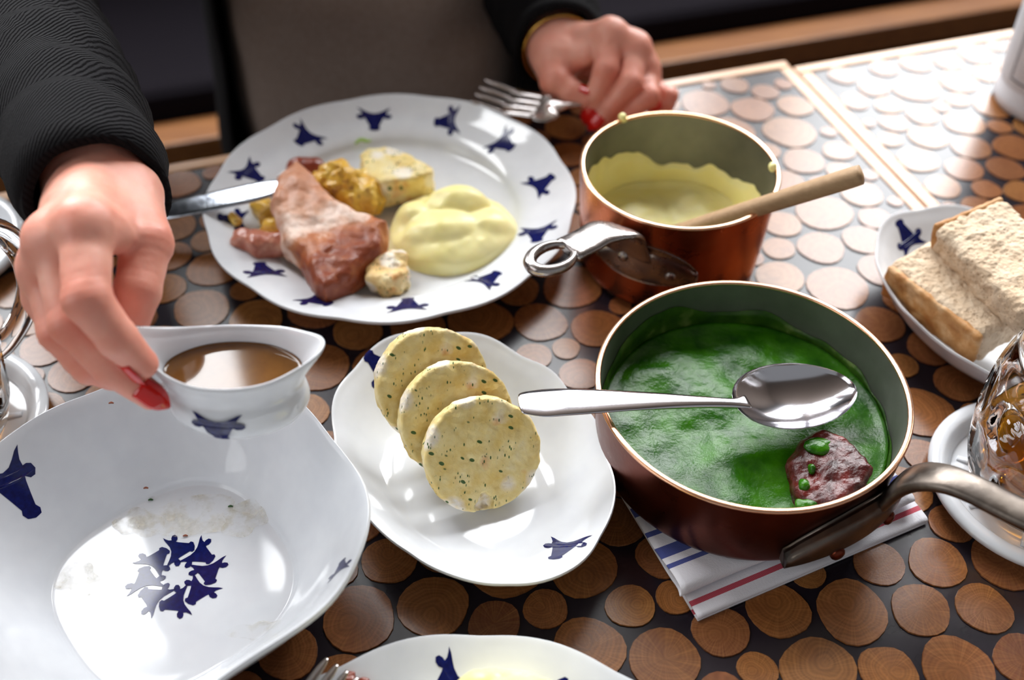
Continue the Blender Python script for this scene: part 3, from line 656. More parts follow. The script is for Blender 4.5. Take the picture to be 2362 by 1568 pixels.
# steel serving spoon across the large pan
def metal_spoon(root, end, rimp, neck, tip, width, depth, roll=0.0):
    ax = nrm(tip-neck); up0 = np.array([0, 0, 1.0]); side = nrm(np.cross(ax, up0)); up = np.cross(side, ax)
    up, side = up*math.cos(roll)+side*math.sin(roll), side*math.cos(roll)-up*math.sin(roll)
    hd = nrm(neck-end)
    build('handle', *sweep([end-hd*.002, end, end+hd*.010]+[end+(neck-end)*k_+[0, 0, .002*math.sin(k_*3.14)] for k_ in (.18, .30, .42, .54, .66, .78, .9)]+[neck, neck+ax*.008], [.007, .015, .0195, .0195, .0180, .0158, .0135, .0112, .0090, .0074, .0070, .010], [.0014, .0018, .0022, .0024, .0026, .0028, .003, .0034, .0036, .0036, .0034, .0014], n=14, power=2.4), STEEL, root)
    L = np.linalg.norm(tip-neck); nu, nv = 48, 14; V = []; ctr = neck+ax*L*.54
    for sgn in (0, 1):
        for i in range(nu):
            t = 2*math.pi*i/nu; ct, st = math.cos(t), math.sin(t)
            wv = width/2*(1-.16*ct); al = L*.46 if ct > 0 else L*.54
            for j in range(nv):
                k = j/(nv-1)*.998+.002; x = al*ct*k; y = wv*st*k; z = -depth*(1-k**2.3)-(.0011 if sgn else 0)*(1 if k < .99 else .6)
                V.append(ctr+ax*x+side*y+up*z)
    f = grid_faces(nu, nv, close_u=True); m = nu*nv; f += [tuple(q+m for q in reversed(x)) for x in f]
    f += [(i*nv+nv-1, i*nv+nv-1+m, ((i+1) % nu)*nv+nv-1+m, ((i+1) % nu)*nv+nv-1) for i in range(nu)]
    return build('bowl', V, f, STEEL, root), ctr, up
sp_end = P(1205, 930, .076); sp_neck = P(1695, 930, .060); sp_tip = P(1972, 888, .055)
spn = thing('serving_spoon', 'steel tablespoon lying across the rim of the wide copper saucepan', 'spoon', sp_neck)
metal_spoon(spn, sp_end, P(1400, 938, .0675), sp_neck, sp_tip, .046, .0115, 0.05)

# dark red meat in the spinach
MEATR = Nd('dark_red_meat'); MEATR.set(color=MEATR.ramp(MEATR.noise(90, 5), [(.3, C('#240808')), (.5, C('#4c120f')), (.68, C('#6e2420')), (.8, C('#86493c'))]), rough=.3); MEATR.bump(MEATR.noise(380, 4), .0012, .6); MEATR = MEATR.m
mc = P(1905, 1090, .037)
mpts = [P(x, y, .046)[:2] for x, y in ((1815, 1050), (1850, 1010), (1890, 995), (1930, 1005), (1975, 1050), (2000, 1100), (1985, 1140), (1930, 1170), (1860, 1168), (1835, 1120))]
meat = sdf_obj('meat_chunk', lambda p: prism(p-np.array([0, 0, 1])*(.010*(p[:, :1]-mc[0])/.03), mpts, .028, .050, .005)+.0016*fbm(p, 110, 3), (mc[0]-.04, mc[1]-.04, .022), (mc[0]+.04, mc[1]+.04, .07), .001, MEATR, None, mc)
tag(meat, 'dark red chunk of meat sticking out of the spinach', 'meat')
for i, (px, py, rx, ry) in enumerate(((1893, 1022, .0085, .006), (1878, 1068, .002, .003), (1862, 1100, .003, .004), (1858, 1160, .006, .004))):
    c = P(px, py, .052 if i < 3 else .046)
    zc = .0505+.010*(c[0]-mc[0])/.03
    o = sdf_obj('spinach_dab', lambda p: ellip(p, (c[0], c[1], zc), (rx, ry, .0026))+.0007*fbm(p, 260, 2), (c[0]-.013, c[1]-.012, zc-.006), (c[0]+.013, c[1]+.012, zc+.006), .0008, SPIN, meat)

# ------------------------------------------------------------------ folded striped napkin
def napkin():
    A = P(1607, 1432, 0); B = P(2136, 1206, 0); ab = B-A; L = np.linalg.norm(ab); d = ab/L; back = np.array([-d[1], d[0], 0])
    sec = [(-.100, .0009, -.095), (-.05, .0009, -.05), (-.004, .0009, -.004), (-.0005, .0016, -.001), (0, .0026, 0), (-.0008, .0036, .001), (-.004, .0041, .004), (-.02, .0043, .02), (-.06, .0045, .06), (-.100, .0046, .1),
           (-.103, .0052, .103), (-.100, .0062, .106), (-.06, .0062, .146), (-.030, .0062, .176), (-.018, .0060, .188), (-.0135, .0068, .193), (-.0125, .0086, .195), (-.0145, .0102, .198), (-.020, .0106, .203), (-.03, .0103, .213), (-.05, .0100, .233), (-.075, .0098, .258), (-.1, .0096, .283)]
    s = spline(sec, 3); V = []; UV = []; nu = 40
    for i in range(nu):
        k = i/(nu-1)
        for t, z, v in s:
            up = sm(.005, .0068, z); skew = -.43*(-t)*0
            u0 = -.004*up+(-t)*.04; u1 = L+(-t)*.05-.006*up
            x = u0+(u1-u0)*k; wv = .0006*math.sin(k*9+t*60)*up
            crumple = .004*up*sm(.8, 1, k)*max(0, math.sin(k*14))
            lift = .003*sm(.85, 1.0, k)*up
            loop = (1.0+.9*up*(1-sm(0, .35, k))*sm(-.045, -.022, t)) if z > .0064 else 1
            zz = z if loop == 1 else .0062+(z-.0062)*loop
            V.append(A+d*x+back*(-t*1.0+wv-(.004 if up > .5 else 0)*sm(.7, 1, k))+np.array([0, 0, zz+lift+crumple*.5])); UV.append((k, v))
    me_n = len(s)
    n = Nd('striped_cotton'); uv = n.co('UV'); v = n.xyz(uv)[1]
    f = n.math('MULTIPLY', n.math('ADD', v, .1), 2.5)
    def band(a, b): return (a+.1)*2.5, (b+.1)*2.5
    W_ = C('#e9e8ee'); R_ = C('#bb3348'); B_ = C('#2c3f8f')
    st = [(0, W_)]
    for a, b, c in ((-.0075, -.0045, R_), (.0060, .0088, R_), (.2085, .2125, B_), (.2165, .2245, B_), (.232, .235, B_), (.246, .252, B_)):
        p, q = band(a, b); st += [(p, c), (q, W_)]
    col = n.ramp(f, st, 'CONSTANT'); weave = n.math('ADD', n.n('ShaderNodeTexWave').outputs[1], 0.0)
    wv = n.n('ShaderNodeTexWave'); wv.inputs['Scale'].default_value = 420; n.l(n.co('Object', (1, 1, 1), (0, 0, .8)), wv.inputs[0])
    n.set(color=n.mix(n.math('MULTIPLY', wv.outputs[1], .12), col, C('#c9c6d2')), rough=.85, sheen=.2); n.bump(n.noise(900, 3), .0004, .5)
    o = build('napkin', V, grid_faces(nu, me_n), n.m, None, A+ab/2+back*.05, uv=UV)
    md = o.modifiers.new('solid', 'SOLIDIFY'); md.thickness = .0009; md.offset = 0
    return tag(o, 'folded white napkin with red and blue stripes under the wide saucepan', 'napkin')
napkin()

# ------------------------------------------------------------------ dumpling slices
def dump_mat(name, c1, c2):
    n = Nd(name); a = n.noise(70, 4); col = n.ramp(a, [(.3, C(c1)), (.55, C(c2)), (.75, C('#f2e6bd'))])
    wh = n.ramp(n.voro(52, n.co()), [(.32, 1.0), (.46, 0.0)]); sel = n.ramp(n.voro(52, n.co(), 'Color'), [(.30, 0.), (.34, 1.)])
    col = n.mix(n.math('MULTIPLY', n.math('MULTIPLY', wh, sel), n.ramp(n.noise(420, 3), [(.3, .55), (.6, 1.)])), col, C('#f3eadb'))
    col = n.mix(n.ramp(n.noise(48, 2, n.co('Object', (1, 1.3, 1))), [(.60, 0.), (.70, .8)]), col, C('#d98f45'))
    fl = n.ramp(n.voro(150, n.co('Object', (1, 2.2, .8), (.3, .2, .6))), [(.2, 1.), (.26, 0.)]); fs = n.ramp(n.voro(150, n.co('Object', (1, 2.2, .8), (.3, .2, .6)), 'Color'), [(.60, 0.), (.62, 1.)])
    fl2 = n.ramp(n.voro(300, n.co('Object', (2.2, .8, 1), (.9, .1, .4))), [(.22, 1.), (.3, 0.)]); fs2 = n.ramp(n.noise(110, 2), [(.52, 0.), (.58, 1.)])
    g = n.math('MAXIMUM', n.math('MULTIPLY', fl, fs), n.math('MULTIPLY', fl2, fs2))
    col = n.mix(g, col, C('#3f5c20')); n.set(color=col, rough=.5, sss=.12, sssr=((.5, .35, .12), .004)); n.bump(n.math('ADD', n.noise(300, 5), n.voro(260)), .0011, .5); return n.m
DUMP = dump_mat('herb_dumpling', '#e3c26a', '#efdb9a')
def basis(nv, spin=0):
    z = nrm(nv); x = nrm(np.cross([0, 0, 1], z)); y = np.cross(z, x); x2 = x*math.cos(spin)+y*math.sin(spin); return np.stack([x2, np.cross(z, x2), z], 1)
camdir = lambda p: nrm(np.array([0, 0, HC])-p)
for i, (px, py, z, r, lab) in enumerate(((1110, 1045, .034, .0325, 'front dumpling slice with a torn notch at its lower edge'), (1050, 962, .040, .0325, 'middle dumpling slice between the two others in the oval dish'), (993, 883, .046, .0325, 'rearmost dumpling slice with a browned spot, leaning on the oval dish'))):
    c = P(px, py, z); nv = camdir(c)+np.array([.30, -.12, -.10])+np.array([.05, -.02, .03])*i; Rm = basis(nv, .7*i)
    sd = 11.3*i
    def f(p, c=c, Rm=Rm, i=i, r=r, sd=sd):
        q = (p-c)@Rm; rad = np.hypot(q[:, 0], q[:, 1]); an = np.arctan2(q[:, 1], q[:, 0])
        R = r*(1+.02*np.cos(2*an+i)+.015*np.cos(3*an+2*i))
        d = rad-R+.0022; w = np.abs(q[:, 2])-.0055+.0022
        s = np.minimum(np.maximum(d, w), 0)+np.hypot(np.maximum(d, 0), np.maximum(w, 0))-.0022+.0007*fbm(q+sd, 160, 3)
        if i == 0:
            nc = P(1120, 1172, z-.018)
            s = np.maximum(s, -(np.linalg.norm((p-nc)*np.array([1, .7, .7]), axis=1)-.0055+.002*fbm(p, 350, 2)))
        return s
    # object frame follows the slice so the grain sits in the slice
    o = sdf_obj('dumpling_slice', f, c-.038, c+.038, .0009, DUMP, None, c); tag(o, lab, 'dumpling')

# ------------------------------------------------------------------ food on the dinner plate
HAM = Nd('roast_pork'); pc = P(770, 530, .03)
hx = HAM.xyz(HAM.co()); grad = HAM.math('ADD', HAM.math('ADD', HAM.math('MULTIPLY', hx[1], -16.0), HAM.math('MULTIPLY', hx[0], 5.0)), HAM.math('MULTIPLY', HAM.noise(60, 4), .9))
HAM.set(color=HAM.mix(HAM.ramp(HAM.noise(150, 4), [(.5, 0.), (.7, .55)]), HAM.ramp(grad, [(.0, C('#cf9272')), (.22, C('#dca98c')), (.38, C('#f3d8c8')), (.52, C('#f0cdb8')), (.64, C('#c47a4c')), (.8, C('#9c4e26')), (1, C('#843a1b'))]), C('#b06a40')), rough=.42, sss=.08, sssr=((.7, .3, .2), .004)); HAM.bump(HAM.noise(220, 4), .0014, .5); HAM = HAM.m
opt = [P(x, y, .036)[:2] for x, y in ((640, 425), (690, 398), (735, 440), (775, 475), (830, 497), (893, 513), (880, 560), (805, 622), (747, 655), (722, 640), (692, 575), (650, 545), (628, 480))]
def porkf(p):
    q = p.copy(); q[:, 2] -= .012*sm(-.03, .04, p[:, 1]-pc[1])
    d = prism(q, opt, .010, .036, .007)
    d = np.maximum(d, -(np.linalg.norm((p-P(840, 500, .058))*np.array([.8, .8, 1]), axis=1)-.017))
    d = np.maximum(d, -(np.linalg.norm((p-P(690, 560, .050)), axis=1)-.010))
    return d+.0022*fbm(p, 75, 3)
pork = sdf_obj('roast_pork', porkf, (pc[0]-.065, pc[1]-.065, .004), (pc[0]+.065, pc[1]+.075, .07), .0012, HAM, None, pc); tag(pork, 'big pink roast pork piece with crisp brown rind in the plate centre', 'meat')
HAM2 = Nd('smoked_meat'); HAM2.set(color=HAM2.ramp(HAM2.noise(110, 4), [(.3, C('#a8553f')), (.55, C('#c67f68')), (.75, C('#e0ac90'))]), rough=.3, coat=.2); HAM2.bump(HAM2.noise(260, 4), .001, .5); HAM2 = HAM2.m
SAUS = Nd('red_sausage'); SAUS.set(color=SAUS.ramp(SAUS.noise(150, 3), [(.3, C('#7d2c1a')), (.7, C('#a04a2c'))]), rough=.3, coat=.2); SAUS = SAUS.m
PUMP = Nd('roast_potato'); PUMP.set(color=PUMP.mix(PUMP.ramp(PUMP.noise(130, 3), [(.58, 0.), (.7, .8)]), PUMP.ramp(PUMP.noise(60, 4), [(.3, C('#d79a26')), (.55, C('#e9bb45')), (.75, C('#f3d67a'))]), C('#8a4a1a')), rough=.35, coat=.2); PUMP.bump(PUMP.noise(230, 4), .0014, .6); PUMP = PUMP.m
def lump(name, label, cat, mat, spec, noise=.0018, sc=120, h=.0011, k=.004):
    """a food piece from rounded cones [(p0, p1, r0, r1), ...]"""
    pts = np.array([p for s in spec for p in s[:2]]); rm = max(max(s[2:]) for s in spec)+.006
    def f(p):
        d = None
        for a, b, ra, rb in spec:
            e = cone(p, a, b, ra, rb); d = e if d is None else smin(d, e, k)
        return d+noise*fbm(p, sc, 3)
    c = pts.mean(0); o = sdf_obj(name, f, pts.min(0)-rm, pts.max(0)+rm, h, mat, None, c); return tag(o, label, cat)
lump('smoked_meat', 'curled strip of smoked meat beside the roast pork', 'meat', HAM2, [(P(560, 555, .022), P(600, 568, .021), .008, .009), (P(600, 568, .021), P(660, 562, .02), .009, .009)])
lump('sausage', 'red brown sausage end behind the roast pork', 'sausage', SAUS, [(P(688, 392, .022), P(722, 392, .022), .0095, .0095)], .0008)
lump('roast_potato', 'golden roasted potato chunk with charred top beside the dumpling wedge', 'potato', PUMP, [(P(745, 430, .028), P(780, 415, .033), .012, .013), (P(790, 420, .033), P(815, 455, .026), .013, .012), (P(830, 420, .026), P(850, 460, .022), .010, .010), (P(850, 440, .024), P(855, 475, .016), .009, .008)], .0028, 150)
lump('roast_potato', 'small golden potato piece between the knife tip and smoked meat', 'potato', PUMP, [(P(605, 480, .018), P(625, 500, .018), .0085, .009), (P(625, 530, .020), P(650, 525, .02), .008, .008)], .0015, 160)
lump('roast_potato', 'tiny yellow potato crumb on a blue bull head', 'potato', PUMP, [(P(535, 498, .024), P(546, 510, .023), .003, .0035)], .0006, 300, .0007)
# dumpling wedge
wp = [P(x, y, .034)[:2] for x, y in ((828, 352), (845, 338), (885, 335), (925, 343), (1000, 382), (998, 396), (940, 412), (880, 420), (845, 400))]
o = sdf_obj('dumpling_wedge', lambda p: prism(p, wp, .010, .034, .003)+.0008*fbm(p, 170, 3), tuple(np.min(wp, 0)-.01)+(.004,), tuple(np.max(wp, 0)+.01)+(.042,), .0011, DUMP, None, P(900, 400, .01)); tag(o, 'half a herb dumpling slice behind the mash on the plate', 'dumpling')
DUMPC = dump_mat('browned_dumpling', '#dcae68', '#ebce90')
wp2 = [P(x, y, .026)[:2] for x, y in ((838, 610), (865, 588), (905, 578), (925, 572), (938, 582), (940, 620), (925, 640), (890, 650), (845, 635))]
o = sdf_obj('dumpling_chunk', lambda p: prism(p, wp2, .0085, .027, .004)+.0024*fbm(p, 110, 3), tuple(np.min(wp2, 0)-.01)+(.003,), tuple(np.max(wp2, 0)+.01)+(.036,), .0011, DUMPC, None, P(890, 640, .008)); tag(o, 'small browned dumpling chunk in front of the mash on the plate', 'dumpling')
# mound of mash
def mash_mound(c, a, b, hgt, label, rot=0, seed=0):
    c = np.array(c); nr, nt = 60, 120; A = [(0, 0, 0)]
    for i in range(1, nr+1):
        for j in range(nt):
            t = 2*math.pi*j/nt; r = math.sin(i/nr*math.pi/2); A.append((r*math.cos(t), r*math.sin(t), 0))
    A = np.array(A); x, y = A[:, 0], A[:, 1]; rr = np.hypot(x, y)
    w = fbm(A+seed+3.3, 2.2, 3)
    def dome(cx, cy, rx, ry, hh): return hh*np.sqrt(np.clip(1-((x-cx+.06*w)/rx)**2-((y-cy+.05*w)/ry)**2, 0, 1))
    z = .62*np.sqrt(np.clip(1-rr**3, 0, 1))*(1+.10*w)
    for dm, kk in ((dome(.10, .36, .62, .46, .98), .05), (dome(-.12, -.20, .74, .52, .84), .035), (dome(.52, -.10, .42, .44, .70), .06), (dome(-.52, .18, .38, .42, .74), .07)): z = -smin(-z, -dm, kk)
    z = z+.035*w
    z = z*(1-sm(.93, 1.0, rr))+.0
    out = 1+.02*np.cos(3*np.arctan2(y, x)+seed)+.012*np.cos(5*np.arctan2(y, x)+1)
    X, Y = x*a*out, y*b*out; cr, sr = math.cos(rot), math.sin(rot)
    V = np.stack([c[0]+X*cr-Y*sr, c[1]+X*sr+Y*cr, c[2]+np.maximum(z, 0)*hgt], 1)
    f = [(0, 1+j, 1+(j+1) % nt) for j in range(nt)]
    for i in range(nr-1): f += [(1+i*nt+j, 1+(i+1)*nt+j, 1+(i+1)*nt+(j+1) % nt, 1+i*nt+(j+1) % nt) for j in range(nt)]
    f.append(tuple(1+(nr-1)*nt+j for j in reversed(range(nt))))
    o = build('mash_mound', V, f, MASHP, None, c); return tag(o, label, 'mashed potato')
mash_mound(P(1043, 545, .0065), .0475, .043, .031, 'smooth swirled mound of yellow mash beside the roast pork', .1)
mash_mound((.002, .226, .012), .036, .031, .052, 'mound of pale yellow mash on the plate below the dumpling dish', 2.6, 5)
# green shreds
GRN = flat('chive_green', C('#8fb43c'), .45)
for i, (px, py, lab) in enumerate(((838, 328, 'bright green herb shred on the plate behind the dumpling wedge'), (690, 598, 'pale green cabbage shred under the roast pork'))):
    c = P(px, py, .009); q = plate.zi(c[0], c[1])+.001; c = P(px, py, q)
    tag(build('herb_shred', *sweep([c+np.array([-.006, -.002, 0]), c+np.array([-.002, .002, .001]), c+np.array([.003, .001, .0005]), c+np.array([.006, .003, .0])], [.002, .004, .0035, .001], [.001, .0014, .0012, .0006], n=8), GRN, None, c), lab, 'herb')

# ------------------------------------------------------------------ bread
CRUMBM = Nd('bread_crumb'); CRUMBM.set(color=CRUMBM.mix(CRUMBM.ramp(CRUMBM.voro(330), [(.1, .7), (.26, 0.)]), CRUMBM.ramp(CRUMBM.noise(60, 5), [(.3, C('#cdb293')), (.7, C('#e0ccb2'))]), C('#8d6a48')), rough=.85); CRUMBM.bump(CRUMBM.math('ADD', CRUMBM.voro(340), CRUMBM.noise(400, 4)), .0013, .7); CRUMBM = CRUMBM.m
CRUST = Nd('bread_crust'); CRUST.set(color=CRUST.ramp(CRUST.noise(90, 5), [(.3, C('#a5672e')), (.5, C('#bf8a50')), (.72, C('#d9b183'))]), rough=.6); CRUST.bump(CRUST.noise(300, 4), .0015, .6); CRUST = CRUST.m
def bread(label, c, R, e, crust_side):
    c = np.array(c); root = thing('bread_slice', label, 'bread', c)
    m = np.linalg.norm(e)+.006
    def f(p): return rbox(p, c, e, .006, R)+.0013*fbm(p, 130, 3)+.0012*np.maximum(0, fbm(p+3, 420, 2))
    sdf_obj('crumb', f, c-m, c+m, .0012, CRUMBM, root)
    for ax, sg in crust_side:
        off = np.zeros(3); off[ax] = sg*(e[ax]-.0008); ce = np.array(e)*.97; ce[ax] = .0026; cc = c+R@off
        sdf_obj('crust', lambda p: rbox(p, cc, ce, .0024, R)+.0008*fbm(p, 160, 3), cc-m, cc+m, .0012, CRUST, root)
    return root
def frame(x, z): x = nrm(x); z = np.asarray(z, float); z = nrm(z-x*(z@x)); return np.stack([x, np.cross(z, x), z], 1)
R1 = frame(P(2290, 770, .048)-P(2062, 597, .048), (-.10, -.10, .98))
bread('crumbly bread slice lying low in the dish, its side toward the copper pan', P(2215, 652, .049)+np.array([0, 0, -.0135]), R1, (.040, .0215, .0135), [(1, -1)])
R2 = frame(P(2400, 690, .076)-P(2225, 520, .076), (-.18, -.12, .95))
bread('bread slice with orange brown crust propped on the lower slice', P(2345, 578, .077)+np.array([0, 0, -.0125]), R2, (.044, .0255, .0125), [(0, -1)])

# ------------------------------------------------------------------ beer mugs
GLASS = Nd('clear_glass').set(color=(1, 1, 1, 1), rough=.01, trans=1.0, ior=1.46).m
BEER = Nd('amber_beer').set(color=C('#f0a024'), rough=.0, trans=1.0, ior=1.34).m
def mug(c, label, blabel, level, hang, dimp=True):
    root = thing('beer_mug', label, 'beer mug', c); c = np.array(c)
    out = [(.0005, 0), (.034, 0), (.039, .002), (.042, .008), (.0468, .025), (.0495, .05), (.0488, .075), (.0455, .092), (.0432, .098), (.0425, .104), (.043, .12), (.0435, .132), (.0428, .136)]
    inn = [(.0405, .136), (.0400, .12), (.0395, .104), (.0408, .094), (.0440, .075), (.0448, .05), (.0424, .026), (.037, .013), (.025, .011), (.0005, .011)]
    so = spline(out, 8); si = spline(inn, 4)
    def rf(t, r, z):
        if not dimp or r < .03: return r
        dd = 0
        for row, zc in ((0, .034), (1, .066)):
            m = 9; ph = (t*m/(2*math.pi)+.5*row) % 1-.5; x = ph*2*math.pi/m*r/.0135; y = (z-zc)/.0165; e = x*x+y*y
            if e < 1: dd = max(dd, .0030*(1-e)**.6)
        if .098 < z < .132: dd = -.0008*abs(math.sin((z-.098)*math.pi/.0115))
        return r-dd
    V1, F1 = lathe(so, c, 160, rfun=rf); V2, F2 = lathe(si, c, 160)
    m = len(so); k = len(si); off = len(V1)
    F2 = [tuple(q+off for q in f) for f in F2]; br = [(i*m+m-1, ((i+1) % 160)*m+m-1, off+((i+1) % 160)*k, off+i*k) for i in range(160)]
    build('glass', V1+V2, F1+F2+br, GLASS, root)
    d = np.array([math.cos(hang), math.sin(hang), 0])
    pts = [c+d*r+np.array([0, 0, z]) for r, z in ((.046, .094), (.058, .108), (.074, .104), (.083, .085), (.082, .060), (.070, .040), (.056, .030), (.047, .028))]
    build('handle', *sweep(pts, [.018, .016, .015, .015, .015, .015, .016, .018], [.010, .0105, .0105, .0105, .0105, .0105, .010, .010], up=(-d[1], d[0], 0), n=16, power=2.3), GLASS, root)
    ins = [(r-.0003, z) for r, z in si[::-1] if z <= level]; ins = [(.0005, .0113)]+[(r, max(z, .0113)) for r, z in ins[1:]]
    rl = float(np.interp(level, si[::-1, 1], si[::-1, 0]))-.0003
    b = build('beer', *lathe(ins+[(rl, level), (.0005, level)], c, 96), BEER, None, c+[0, 0, .0113]); tag(b, blabel, 'beer')
    return root
mug((CO_R[0], CO_R[1], .0070), 'dimpled glass beer mug on a coaster beside the bread dish', 'amber beer low in the dimpled mug beside the bread dish', .043, math.radians(20))
mug((CO_L[0], CO_L[1], .0070), 'glass beer mug with its handle out behind the serving bowl', 'amber beer in the mug behind the serving bowl', .06, math.radians(52))

# ------------------------------------------------------------------ white labelled cup on the second table
cupc = np.array([.449, .800, .001]); cup = thing('paper_cup', 'tall white cup with a printed grey bordered label on the second table', 'cup', cupc)
CUPM = flat('cup_white', C('#d9dce2'), .3); LABM = Nd('cup_label'); LABM.set(color=LABM.ramp(LABM.noise(40, 3), [(.3, C('#c9ccd2')), (.7, C('#d3d6db'))]), rough=.5); LABM = LABM.m; INK = flat('grey_ink', C('#6d7078'), .5)
build('body', *lathe([(.0005, .003), (.036, .003), (.038, 0), (.042, 0), (.0438, .004), (.044, .010), (.0425, .013), (.0475, .16), (.049, .162), (.0475, .164), (.046, .16), (.041, .015), (.0005, .013)], cupc, 72), CUPM, cup)
def cup_pt(a, z, o): r = .0425+.005*(z-.013)/.147+o; return cupc+np.array([r*math.cos(a), r*math.sin(a), z])
def cup_patch(name, a0, a1, z0, z1, o, mat, par):
    n_ = max(2, int(abs(a1-a0)*18)+2); V = [cup_pt(a0+(a1-a0)*i/(n_-1), z, o) for i in range(n_) for z in (z0, z1)]
    return build(name, V, grid_faces(n_, 2), mat, par)
lab = cup_patch('label_sheet', math.radians(110), math.radians(330), .022, .150, .0006, LABM, cup)
ca = math.radians(208)
for a0, a1, z0, z1 in ((-.27, -.25, .030, .142), (-.235, -.225, .032, .140), (.9, .92, .030, .142), (-.27, .92, .0285, .0300), (-.27, .92, .142, .1435)): cup_patch('border_line', ca+a0, ca+a1, z0, z1, .0010, INK, lab)
for i in range(16):
    z = .058+i*.0042; w = (.10, .07, .12, .09)[i % 4]; cup_patch('print_mark', ca+.06-w*.5, ca+.06+w*.5, z, z+.0024, .0010, INK, lab)

# ------------------------------------------------------------------ cutlery on the plates
def fork(root, tips, root_l, root_r, neck, tail, mat, hollow=.004):
    """tips: four tine tips; root_l/root_r: ends of the shoulder"""
    tips = np.array(tips); c = (root_l+root_r)/2; ax = nrm(tips.mean(0)-c); up = nrm(np.cross(root_r-root_l, ax)); up = up if up[2] > 0 else -up
    for i in range(4):
        b = root_l+(root_r-root_l)*(i+.5)/4; m = (b+tips[i])/2-up*hollow
        build('tine', *sweep([b, b*.6+m*.4, m, tips[i]*.7+m*.3, tips[i]], [.0062, .0056, .0050, .0042, .0020], [.0026, .0022, .002, .0018, .001], up=up, n=8, power=3), mat, root)
    w = np.linalg.norm(root_r-root_l)
    build('shoulder', *sweep([c+ax*.003, c-ax*.004, c*.6+neck*.4, neck*.8+c*.2, neck], [w, w, w*.62, .009, .006], [.0022, .0024, .0026, .0034, .004], up=up, n=14, power=3.2), mat, root)
    build('handle', *sweep([neck-nrm(tail-neck)*.004, neck, neck*.6+tail*.4, neck*.2+tail*.8, tail], [.0055, .006, .009, .014, .010], [.0038, .004, .0035, .003, .002], up=up, n=12), mat, root)
CUT = flat('cutlery_steel', C('#c9c2c0'), .18, metal=1.0)
rl, rr = PD(1278, 222, .852), PD(1222, 272, .845)
f1 = thing('fork', 'steel table fork held in the hand above the dinner plate rim', 'fork', (rl+rr)/2)
fork(f1, [PD(1118, 183, .868), PD(1106, 200, .865), PD(1096, 216, .862), PD(1086, 234, .858)], rl, rr, PD(1308, 243, .850), PD(1470, 215, .868), CUT)
f2 = thing('fork', 'fork with tines over the rim of the plate below the dumpling dish', 'fork', P(760, 1590, .036))
t2 = P(790, 1540, .034); ax2 = nrm(P(790, 1540, .034)-P(740, 1600, .034)); s2 = nrm(np.cross(ax2, [0, 0, 1])); r2 = t2-ax2*.045
fork(f2, [t2-s2*.009, t2-s2*.003, t2+s2*.003, t2+s2*.009], r2-s2*.012, r2+s2*.012, r2-ax2*.03, r2-ax2*.12+[0, 0, -.02], CUT)
for px, py, lb in ((805, 1555, 'square dark meat crumb on the plate rim beside the fork tines'), (835, 1566, 'second meat crumb on that rim, between the first crumb and a blue bull head')):
    c = P(px, py, .030); c[2] = plate2.zi(c[0], c[1])+.0018; tag(sdf_obj('meat_crumb', lambda p: rbox(p, c, (.003, .0025, .002), .001)+.0006*fbm(p, 300, 2), c-.006, c+.006, .0006, SAUS, None, c), lb, 'crumb')
kt, kr = P(655, 428, .043), P(482, 466, .0315); kd = nrm(kt-kr)
knife = thing('table_knife', 'steel table knife with its blade resting on the dinner plate rim', 'knife', kr)
kb = kr-kd*.035
BLADE = metal('knife_blade', '#aeb4c0', '#c9ced6', .16, .26)
build('blade', *sweep([kb, kb+kd*.01, kr+kd*.01, kt-kd*.02, kt-kd*.004, kt+kd*.002], [.012, .0165, .0175, .0175, .013, .006], [.0024, .0022, .0018, .0016, .0014, .0010], n=10, power=3.5, up=(-.12, -.25, .95)), BLADE, knife)
kh = kb-kd*.085
build('handle', *sweep([kb+kd*.002, kb-kd*.006, kb-kd*.03, kb-kd*.07, kh], [.011, .012, .014, .017, .013], [.003, .006, .007, .0065, .004], n=12), CUT, knife)

# ------------------------------------------------------------------ person
SKIN = Nd('skin'); sn = SKIN.noise(45, 4)
att = SKIN.n('ShaderNodeAttribute'); att.attribute_name = 'blush'
SKIN.set(color=SKIN.mix(att.outputs['Fac'], SKIN.ramp(sn, [(.3, C('#e89c86')), (.7, C('#f3b8a4'))]), C('#d2604a')), rough=.45, sss=.30, sssr=((1.0, .30, .16), .008)); SKIN.bump(SKIN.noise(900, 3), .0003, .35); SKIN = SKIN.m
NAIL = flat('red_nail_polish', C('#d4160f'), .12, coat=.6)
KNIT = Nd('black_knit'); wv = KNIT.n('ShaderNodeTexWave'); wv.inputs['Scale'].default_value = 160; wv.inputs['Distortion'].default_value = 1.5; KNIT.l(KNIT.co('Object', (1, 1, 1), (.4, .3, .5)), wv.inputs[0])
KNIT.set(color=KNIT.mix(KNIT.noise(500, 3), C('#050406'), C('#0d0b10')), rough=.9, spec=.2); KNIT.bump(KNIT.math('ADD', wv.outputs[1], KNIT.noise(700, 3)), .0012, .7); KNIT = KNIT.m
GREY = Nd('grey_brown_knit'); GREY.set(color=GREY.mix(GREY.noise(260, 4), C('#8d7b70'), C('#b3a39a')), rough=.95, spec=.2); GREY.bump(GREY.noise(600, 4), .0014, .8); GREY = GREY.m
person = thing('person', 'person in a black cardigan over a grey sweater, red nails, holding gravy boat and fork', 'person', (-.12, 1.12, -.75))
